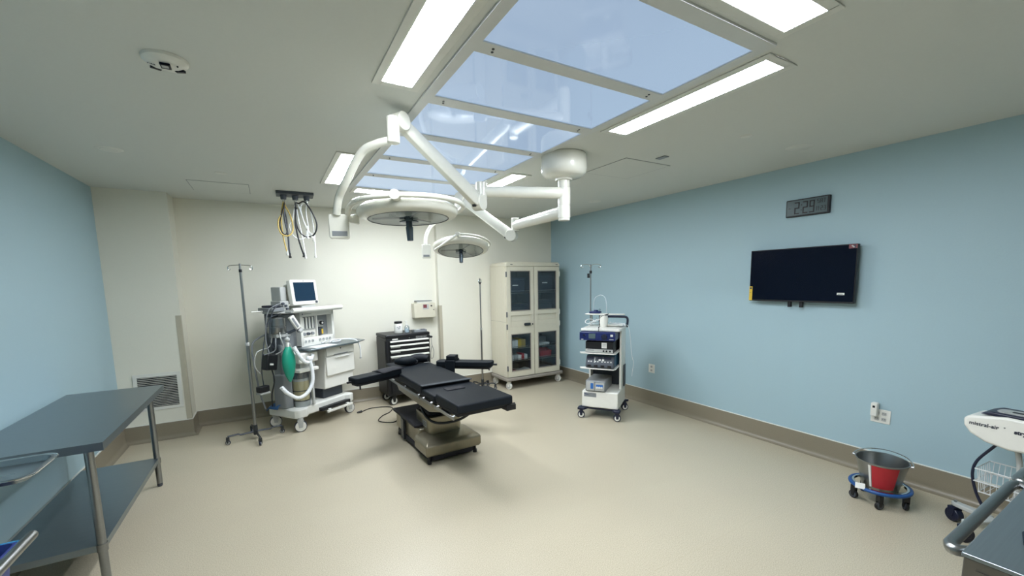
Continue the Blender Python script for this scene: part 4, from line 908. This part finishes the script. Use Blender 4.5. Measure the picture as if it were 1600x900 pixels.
# things on top
def on_tower(x, y, z):
    c, s = math.cos(math.radians(TR)), math.sin(math.radians(TR)); return (TO[0]+x*c-y*s, TO[1]+x*s+y*c, z)
t = thing('pump_tray', 'white tray arm with blue motor and clear tube loop above the tower top', 'tray', on_tower(-.03, .05, 1.1005), TR)
MB().cyl((-.16, .09, 0), (-.16, .09, .145), .012, n=12).build('post', m_lgrey, t)
MB().prism([(-.22, -.01), (-.20, -.05), (-.02, -.07), (.12, -.04), (.26, .0), (.27, .02), (.10, .05), (-.05, .10), (-.20, .13)], .145, .158).build('tray_plate', m_enamel, t, bevel=.005)
MB().box(-.17, -.03, -.01, .08, .159, .185).cyl((-.09, .03, .18), (-.09, .03, .20), .03, n=18).build('motor', m_navy, t, bevel=.01)
MB().ball((-.05, .05, .20), .016).build('clear_knob', m_clear, t)
MB().tube(crv([(-.12, .04, .17), (-.118, .03, .30), (-.09, .02, .36), (-.02, .01, .385), (.03, .0, .35), (.045, 0, .27), (.045, 0, .165)], 8), .004, 8).build('clear_tube', m_skin, t)
t = thing('handpiece', 'white cone-shaped handpiece with black cable on the tower top', 'handpiece', on_tower(.0, -.02, 1.1005), TR)
MB().lathe([(0, 0), (.035, 0), (.045, .03), (.055, .10), (.045, .135), (0, .15)], (.0, 0, 0), 24).build('cone', m_enamel, t)
MB().tube(crv([(.02, -.02, .14), (.07, -.04, .165), (.02, -.07, .15), (-.02, -.11, .12), (-.015, -.17, .02), (-.01, -.222, .02), (-.01, -.225, -.03)], 8), .0035, 8).build('black_cable', m_black, t)
t = thing('tubing_coil', 'tangle of clear and white tubing on the tower top', 'tubing', on_tower(.02, .03, 1.1005), TR)
random.seed(3)
for k in range(7):
    cx, cy = (-.18, -.15, -.12, -.10, .13, .15, .18)[k]-.02+random.uniform(-.02, .02), random.uniform(-.04, .05); pts = []
    for i in range(9):
        a = i*2*PI/8+k; pts.append((cx+.055*math.cos(a), cy+.05*math.sin(a), .012+.035*(1+math.sin(a*1.0+k))*(.9 if k < 3 else .25)+.004*i))
    MB().tube(crv(pts, 5), .0045, 7).build('tube_loop', m_skin if k % 2 else m_hose, t)
cd = MB().tube(crv([(.22, .02, .03), (.26, .05, .0), (.285, .05, -.15), (.30, .06, -.34), (.32, .08, -.45), (.30, .09, -.62)], 8), .003, 7).build('white_lead', m_hose, t)
MB().prism([(-.06, -.02), (.20, .02), (.18, .10), (-.04, .09)], .004, .03).build('drape', m_enamel, t, bevel=.008)

# ------------------------------------------------------------------ right wall things (front faces local -Y, rz=-90)
t = thing('television', 'black flat television with yellow and red stickers on the blue wall', 'television', (XR-.001, 2.045, 1.685), -90)
hx, hz = .445, .25
MB().prism(rrect(-hx, hx, -hz, hz, .006), -.085, -.045, 'y').build('casing', m_black, t, bevel=.003)
bx(-hx+.008, hx-.008, -.088, -.0845, -hz+.016, hz-.008).build('screen', m_screen, t)
bx(-.24, .24, -.045, -.02, -.15, .12).build('rear_housing', m_black, t, bevel=.01)
bx(-.10, .10, -.02, -.0, -.22, .16).build('wall_mount', m_darks, t)
for x in (-.07, .03): MB().box(x-.014, x+.014, -.07, -.04, -hz-.05, -hz+.02).build('mount_arm', m_black, t, bevel=.004)
o = bx(-hx+.002, -hx+.032, -.0905, -.0875, -hz+.006, -hz+.145).build('yellow_sticker', m_yel, t)
bx(-hx+.008, -hx+.026, -.0912, -.0904, -hz+.118, -hz+.135).build('sticker_print', m_ink, o); bx(-hx+.008, -hx+.02, -.0912, -.0904, -hz+.08, -hz+.084).build('sticker_print', m_ink, o)
o = bx(hx-.062, hx-.002, -.0905, -.0875, hz-.038, hz-.004).build('red_sticker', m_orange, t); MB().box(hx-.045, hx-.020, -.0912, -.0904, hz-.026, hz-.016, rot=(0, 40, 0)).build('sticker_print', m_lgrey, o); bx(hx-.026, hx-.014, -.0911, -.0904, hz-.034, hz-.008).build('sticker_print', m_ink, o)
o = bx(hx-.125, hx-.07, -.0905, -.0875, -hz+.072, -hz+.090).build('white_sticker', m_paper, t); bx(hx-.116, hx-.079, -.0912, -.0904, -hz+.078, -hz+.083).build('sticker_print', m_ink, o)
# clock
t = thing('digital_clock', 'black framed digital wall clock reading 2:29 above the television', 'clock', (XR-.001, 2.032, 2.302), -90)
hx, hz = .18, .078
MB().prism(rrect(-hx, hx, -hz, hz, .008), -.028, 0, 'y').build('case', m_black, t, bevel=.004)
bx(-hx+.010, hx-.018, -.0295, -.0275, -hz+.012, hz-.010).build('display', m_lcd, t)
SEG = {'0': 'abcdef', '1': 'bc', '2': 'abged', '3': 'abgcd', '9': 'abcdfg', 'S': 'afgcd', 'A': 'abcefg', 'T': 'x'}
def digit(ch, x, z, w_, h_, th, par, ital=.0):
    m = MB(); y0, y1 = -.031, -.0292
    seg = {'a': (0, w_, h_-th, h_), 'd': (0, w_, 0, th), 'g': (0, w_, h_/2-th/2, h_/2+th/2), 'f': (0, th, h_/2, h_), 'e': (0, th, 0, h_/2), 'b': (w_-th, w_, h_/2, h_), 'c': (w_-th, w_, 0, h_/2)}
    if ch == 'T': L = [(0, w_, h_-th, h_), (w_/2-th/2, w_/2+th/2, 0, h_)]
    else: L = [seg[c] for c in SEG[ch]]
    for a, b, c, d in L: m.box(x+a, x+b, y0, y1, z+c, z+d)
    return m.build('digit', m_seg, par)
digit('2', -.105, -.056, .042, .108, .010, t); digit('2', -.035, -.056, .042, .108, .010, t); digit('9', .020, -.056, .042, .108, .010, t)
bx(-.050, -.043, -.031, -.0292, .018, .027).build('colon', m_seg, t); bx(-.050, -.043, -.031, -.0292, -.027, -.018).build('colon', m_seg, t)
bx(-.155, -.14, -.031, -.0292, -.002, .004).build('indicator_dash', m_seg, t)
for i, ch in enumerate('SAT'): digit(ch, .082+i*.025, .018, .018, .036, .004, t)
for ch, x in (('1', .066), ('1', .082), ('2', .112), ('3', .136)): digit(ch, x, -.048, .016, .04, .004, t)
bx(.106, .109, -.031, -.0292, -.03, -.026).build('date_dash', m_seg, t)
def outlet(y, z, w_, gangs, label):
    t = thing('wall_outlet', label, 'wall outlet', (XR-.0005, y, z), -90)
    bx(-w_/2, w_/2, -.006, 0, -.058, .058).build('plate', m_white, t, bevel=.003)
    for g in range(gangs):
        x = (g-(gangs-1)/2)*.047
        for s in (-1, 1):
            o = MB().prism(rrect(x-.016, x+.016, s*.024-.014, s*.024+.014, .006), -.009, -.005, 'y').build('socket', m_lgrey, t)
            bx(x-.008, x-.005, -.0096, -.0088, s*.024-.002, s*.024+.007).build('slot', m_black, o); bx(x+.005, x+.008, -.0096, -.0088, s*.024-.002, s*.024+.007).build('slot', m_black, o)
    return t
outlet(3.80, .49, .10, 1, 'white wall outlet right of the equipment tower')
outlet(1.385, .505, .13, 2, 'white double wall outlet above the kick bucket')
t = thing('plug_adapter', 'white plug-in adapter standing up from the double wall outlet', 'adapter', (XR-.010, 1.418, .56), -90)
MB().prism(rrect(-.022, .022, -.055, .06, .010), -.045, -.001, 'y').build('adapter_body', m_white, t, bevel=.006); bx(-.008, .008, -.047, -.0445, .018, .036).build('dark_window', m_black, t)

# ------------------------------------------------------------------ kick bucket
BX, BY = 3.845, 1.19
t = thing('bucket_stand', 'wheeled steel ring stand with blue bumper holding the bucket', 'bucket stand', (BX-.03, BY, 0))
ring = [(.172*math.cos(a), .172*math.sin(a), .125) for a in (2*PI*i/48 for i in range(48))]
MB().tube(ring, .0125, 12, closed=True).build('blue_bumper', m_bring, t)
MB().lathe([(.150, .118), (.162, .118), (.162, .136), (.150, .136), (.150, .118)], (0, 0, 0), 48).build('steel_ring', m_chrome, t)
MB().lathe([(.098, .10), (.106, .10), (.106, .112), (.098, .112), (.098, .10)], (0, 0, 0), 40).build('seat_ring', m_steel, t)
for k in range(5):
    a = math.radians(200+72*k); c, s = math.cos(a), math.sin(a)
    MB().tube([(.10*c, .10*s, .106), (.155*c, .155*s, .122)], .006, 8).build('spoke', m_steel, t)
    caster(t, .152*c, .152*s, .030, m_black, m_black, m_dgrey, ang=math.degrees(a)+40, w=.02, ztop=.118)
bx(-.022, .022, -.1, .1, 0, 0).v
tg = MB().box(-.028, .028, -.003, .0, -.02, .02).build('white_tag', m_paper, t); tg.location = (-.180, .055, .145); tg.rotation_euler = (math.radians(-25), 0, math.radians(-68))
t = thing('kick_bucket', 'stainless steel bucket with red label standing in the blue-ringed stand', 'bucket', (BX-.03, BY, .113))
MB().lathe([(0, .0), (.100, .0), (.108, .008), (.150, .205), (.156, .207), (.156, .213), (.148, .211), (.104, .012), (0, .008)], (0, 0, 0), 64).build('bucket_wall', m_steel, t)
def rb(z): return .108+(z-.008)*(.042/.197)+.0012
MB().lathe([(rb(.025), .025), (rb(.198), .198)], (0, 0, 0), 24, a0=math.radians(176), a1=math.radians(238)).build('red_label', m_red, t)
MB().lathe([(rb(.025), .025), (rb(.195), .195)], (0, 0, 0), 6, a0=math.radians(168), a1=math.radians(174)).build('white_tape', m_paper, t)
for a in (100, -80):
    c, s = math.cos(math.radians(a)), math.sin(math.radians(a)); MB().cyl((.150*c, .150*s, .20), (.172*c, .172*s, .205), .008, n=10).build('handle_ear', m_steel, t)
ca, sa = math.cos(math.radians(100)), math.sin(math.radians(100)); pe = (-sa, ca)
pts = [(.168*math.cos(th)*ca+(-pe[0])*.150*math.sin(th), .168*math.cos(th)*sa+(-pe[1])*.150*math.sin(th), .205+.035*math.sin(th)) for th in (PI*i/24 for i in range(25))]
MB().tube(pts, .0035, 8).build('bail_handle', m_chrome, t)

# ------------------------------------------------------------------ patient warmer on stand
WX, WY = 3.86, .605
wm = thing('patient_warmer', 'white air warming unit with navy top on a wheeled stand, right edge', 'patient warmer', (WX, WY, -.0), -95)
pf = [(-.165, .7820), (-.185, .7570), (-.18, .7170), (-.15, .6720), (-.08, .6320), (.02, .6120), (.10, .6170), (.17, .6520), (.20, .7120), (.20, .7720), (.17, .8070), (.0, .8120)]
bd = MB().prism([(x, z) for x, z in pf], -.10, .12, 'y').build('blower_body', m_enamel, wm, bevel=.02, seg=4)
MB().prism([(-.12, .8050), (-.07, .8270), (.17, .8270), (.19, .8020), (0, .7970)], -.085, .11, 'y').build('top_panel', m_navyd, wm, bevel=.008)
MB().prism(rrect(-.06, .12, -.06, .04, .03), .8270, .8320).build('control_pad', m_lgrey, wm); bx(.0, .06, -.03, .0, .8320, .8340).build('display', m_black, wm)
text('lettering', 'mistral-air', .031, (-.155, -.1015, .730), FR, m_ink, wm, bold=.0006)
text('lettering', '®', .010, (-.008, -.1015, .744), FR, m_ink, wm)
text('lettering', 'stryker', .032, (.035, -.1015, .724), FR, m_ink, wm, bold=.0014)
MB().tube(crv([(-.02, .0, .66), (-.07, .0, .58), (-.13, .0, .47), (-.14, -.01, .38), (-.12, .0, .27), (-.09, 0, .2), (-.06, 0, .14)], 8), .008, 12).build('stand_tube', m_navyd, wm)
MB().tube(crv([(.14, .0, .66), (.12, .0, .60), (.11, 0, .56), (.15, .0, .52)], 6), .010, 10).build('hose_holder', m_navyd, wm)
MB().tube(crv([(.02, .0, .66), (.05, .0, .5), (.05, .0, .3), (.0, 0, .14)], 6), .014, 12).build('stand_tube', m_lgrey, wm)
bk = MB()
for z_, g in ((.46, 0), (.38, .0), (.31, .02)):
    bk.tube([(-.10+g, -.12+g, z_), (.20-g, -.12+g, z_), (.20-g, .10-g, z_), (-.10+g, .10-g, z_)], .004, 6, closed=True)
for i in range(12):
    x = -.08+i*.025; bk.tube([(x, -.10, .31), (x, .08, .31)], .002, 5); bk.tube([(x, .10, .46), (x, .08, .31)], .002, 5); bk.tube([(x, -.12, .46), (x, -.10, .31)], .002, 5)
for i in range(7):
    y = -.09+i*.03; bk.tube([(-.10, y, .46), (-.08, y, .31)], .002, 5)
bk.build('wire_basket', mat('basket_wire', (225, 228, 230), .3, .3), wm)
for (x0, y0, x1, y1) in ((-.04, 0, -.22, .05), (-.02, 0, -.09, -.20), (.02, 0, .20, -.14), (.02, .02, .16, .18)):
    dx, dy = x1-x0, y1-y0; l_ = math.hypot(dx, dy); nx, ny = -dy/l_*.028, dx/l_*.028
    MB().prism([(x0+nx, y0+ny), (x1+nx*.9, y1+ny*.9), (x1+dx/l_*.025, y1+dy/l_*.025), (x1-nx*.9, y1-ny*.9), (x0-nx, y0-ny)], .108, .135).build('base_leg', m_lgrey, wm, bevel=.006)
    caster(wm, x1, y1, .045, m_navyd, m_navyd, m_navyd, ang=math.degrees(math.atan2(dy, dx))+80, w=.045, ztop=.11)
    MB().cyl((x1, y1, .135), (x1, y1, .145), .008, n=10).build('bolt', m_steel, wm)

# ------------------------------------------------------------------ steel work table, left
st_t = thing('steel_work_table', 'long stainless steel work table with lower shelf along the left wall', 'table', (-1.1325, 3.749, 0), 0)
TW, TL, TZ = .2975, .764, .86
tp = MB().box(-TW, TW, -TL, TL, TZ-.0015, TZ)
tp.box(-TW, TW, -TL, -TL+.0015, TZ-.045, TZ-.0015).box(-TW, TW, TL-.0015, TL, TZ-.045, TZ-.0015).box(-TW, -TW+.0015, -TL+.0015, TL-.0015, TZ-.045, TZ-.0015).box(TW-.0015, TW, -TL+.0015, TL-.0015, TZ-.045, TZ-.0015)
tp.box(-TW+.03, TW-.03, -TL+.03, TL-.03, TZ-.03, TZ-.002)
tp.build('table_top', m_steelt, st_t)
SX, SY0, SY1 = TW-.078, -TL+.09, TL-.052
MB().box(-SX-.04, SX, SY0, SY1, .245, .248).box(-SX-.04, SX, SY0, SY0+.003, .21, .245).box(-SX-.04, SX, SY1-.003, SY1, .21, .245).box(-SX-.04, -SX-.037, SY0+.003, SY1-.003, .21, .245).box(SX-.003, SX, SY0+.003, SY1-.003, .21, .245).build('lower_shelf', m_steelt, st_t)
for sx in (-1, 1):
    for sy in (-1, 1):
        x, y = sx*(TW-.09), sy*(TL-(.065 if sy > 0 else .105))
        lg = MB().cyl((x, y, .03), (x, y, TZ-.03), .021, n=20).build('leg', m_steel, st_t)
        MB().lathe([(0, 0), (.014, 0), (.02, .012), (.017, .04), (0, .04)], (x, y, 0), 16).build('foot', m_dgrey, lg)
        MB().cyl((x, y, .205), (x, y, .25), .026, n=20).build('shelf_collar', m_steel, lg)

# ------------------------------------------------------------------ instrument tray stand and blue bin cart, lower left edge
t = thing('instrument_stand', 'steel instrument tray on a stand at the left edge before the table', 'instrument stand', (-1.085, 2.385, 0), 0)
X0, X1, Y0, Y1, Z = -.26, .245, -.15, .15, .97
ro = rrect(X0, X1, Y0, Y1, .06, 6); ri = rrect(X0+.018, X1-.018, Y0+.018, Y1-.018, .045, 6); k = len(ro)
m = MB(); vv = [(x, y, Z) for x, y in ro]+[(x, y, Z+.002) for x, y in ri]+[(x, y, Z-.02) for x, y in rrect(X0+.024, X1-.024, Y0+.024, Y1-.024, .04, 6)]
m.add(vv, [(i, (i+1) % k, k+(i+1) % k, k+i) for i in range(k)]+[(k+i, k+(i+1) % k, 2*k+(i+1) % k, 2*k+i) for i in range(k)]+[tuple(range(2*k, 3*k))])
o = m.build('tray', m_steelt, t); so = o.modifiers.new('s', 'SOLIDIFY'); so.thickness = .0015
MB().tube([(x, y, Z) for x, y in ro], .0035, 8, closed=True).build('tray_rim', m_chrome, t)
MB().tube([(X0+.02, 0, Z-.026), (-.0+X0+.1, 0, Z-.026), (.15, 0, Z-.026)], .008, 8).tube([(X0+.05, -.12, Z-.026), (X0+.05, .12, Z-.026)], .006, 8).build('tray_support', m_chrome, t)
MB().tube(crv([(X0+.03, 0, Z-.026), (X0+.0, 0, Z-.05), (X0, 0, Z-.15)], 4)+[Vector((X0, 0, .07))], .011, 12).build('post', m_chrome, t)
MB().tube([(X0, 0, .075), (X0, -.2, .065), (.1, -.2, .065)], .011, 10).tube([(X0, 0, .075), (X0, .2, .065), (.1, .2, .065)], .011, 10).build('base', m_chrome, t)
for (x, y) in ((X0, -.2), (.1, -.2), (X0, .2), (.1, .2)): caster(t, x, y, .022, m_darks, m_rubber, m_grey, ang=90, w=.016, ztop=.058)
t = thing('bin_cart', 'tubular steel cart carrying a blue plastic bin, bottom left corner', 'cart', (-1.05, 1.72, 0), 0)
X0, X1, Y0, Y1, Z = -.27, .27, -.31, .31, .83
MB().tube([(X1+.0, Y1, Z), (X1, Y0, Z)], .016, 14).build('side_rail', m_steel, t); MB().tube([(X0, Y1, Z), (X0, Y0, Z)], .016, 14).build('side_rail', m_steel, t)
for x in (X0, X1): MB().ball((x, Y1, Z), .0162, n=14).build('rail_end', m_steel, t)
for x in (X0, X1):
    for y in (Y0+.04, Y1-.32): MB().cyl((x, y, Z), (x, y, .10), .014, n=14).build('leg', m_steel, t); caster(t, x, y, .035, m_darks, m_rubber, m_grey, ang=90, w=.02, ztop=.10)
MB().box(X0, X1, Y0+.03, Y0+.05, Z-.05, Z-.03).box(X0, X1, Y1-.32, Y1-.30, Z-.05, Z-.03).box(X0, X1, Y0+.03, Y1-.03, .18, .195).build('cross_bars', m_steel, t)
t2 = thing('blue_bin', 'navy blue open plastic bin resting on the cart, bottom left corner', 'bin', (-1.05, 1.72, .802))
q = MB(); sh = [(1.0, .03), (.97, .028), (.92, -.0), (.84, -.30)]; w0_, l0_ = .25, .295; vv = []
for s_, z_ in ((1.0, .02), (.96, .024), (.93, .0), (.80, -.38)):
    for (x, y) in rrect(-w0_*s_, w0_*s_, -l0_*s_, l0_*s_, .015): vv.append((x, y, z_))
k = 24; q.add(vv, [(i*k+j, i*k+(j+1) % k, (i+1)*k+(j+1) % k, (i+1)*k+j) for i in range(3) for j in range(k)]+[tuple(range(3*k, 4*k))])
o = q.build('bin_shell', m_bin, t2); so = o.modifiers.new('s', 'SOLIDIFY'); so.thickness = .004
MB().tube([(x, y, .022) for x, y in rrect(-w0_, w0_, -l0_, l0_, .015)], .006, 8, closed=True).build('bin_rim', m_binl, t2)

# ------------------------------------------------------------------ steel cart, lower right corner
t = thing('steel_trolley', 'dark topped steel trolley with brushed tube handles, bottom right corner', 'trolley', (2.05, -.05, 0), 0)
X0, X1, Y0, Y1, Z = -.42, .62, -.33, .368, .90
bx(X0, X1, Y0, Y1, Z-.012, Z).build('top', m_steelt, t, bevel=.002)
bx(X0+.004, X1-.004, Y0+.004, Y1-.004, .14, Z-.0125).build('body', mat('trolley_side_steel', (122, 118, 112), .35, .8), t, bevel=.003)
for (xa, xb) in ((X0+.06, X0+.79), (X0+.83, X1-.02)):
    MB().tube(crv([(xa+.02, Y1-.0, Z-.03), (xa, Y1-.0+.028, Z-.03), (xa+.03, Y1+.042, Z-.03)], 5)+[Vector((xb-.03, Y1+.042, Z-.03))]+crv([(xb-.03, Y1+.042, Z-.03), (xb, Y1-.0+.028, Z-.03), (xb-.02, Y1, Z-.03)], 5)[1:], .0165, 14).build('handle', m_steel, t)
dr_ = bx(X0-.0, X0+.004, Y0+.03, Y1-.03, .62, Z-.04).build('drawer_front', MATS['trolley_side_steel'], t)
MB().cyl((X0, .17, Z-.075), (X0-.006, .17, Z-.075), .013, n=18).build('lock', m_chrome, dr_)
for (x, y) in ((X0+.06, Y0+.06), (X0+.06, Y1-.06), (X1-.06, Y0+.06), (X1-.06, Y1-.06)): caster(t, x, y, .05, m_steel, m_rubber, m_grey, ang=0, w=.03, ztop=.141)
o = MB().prism(rrect(-.06, .06, -.04, .04, .02), 0, .008).build('dark_pad', m_screen, bevel=.003); o.location = (1.86, .205, .9005); o.rotation_euler = (0, 0, .2)
tag(o, 'small glossy black pad lying on the steel trolley at the right edge', 'pad')
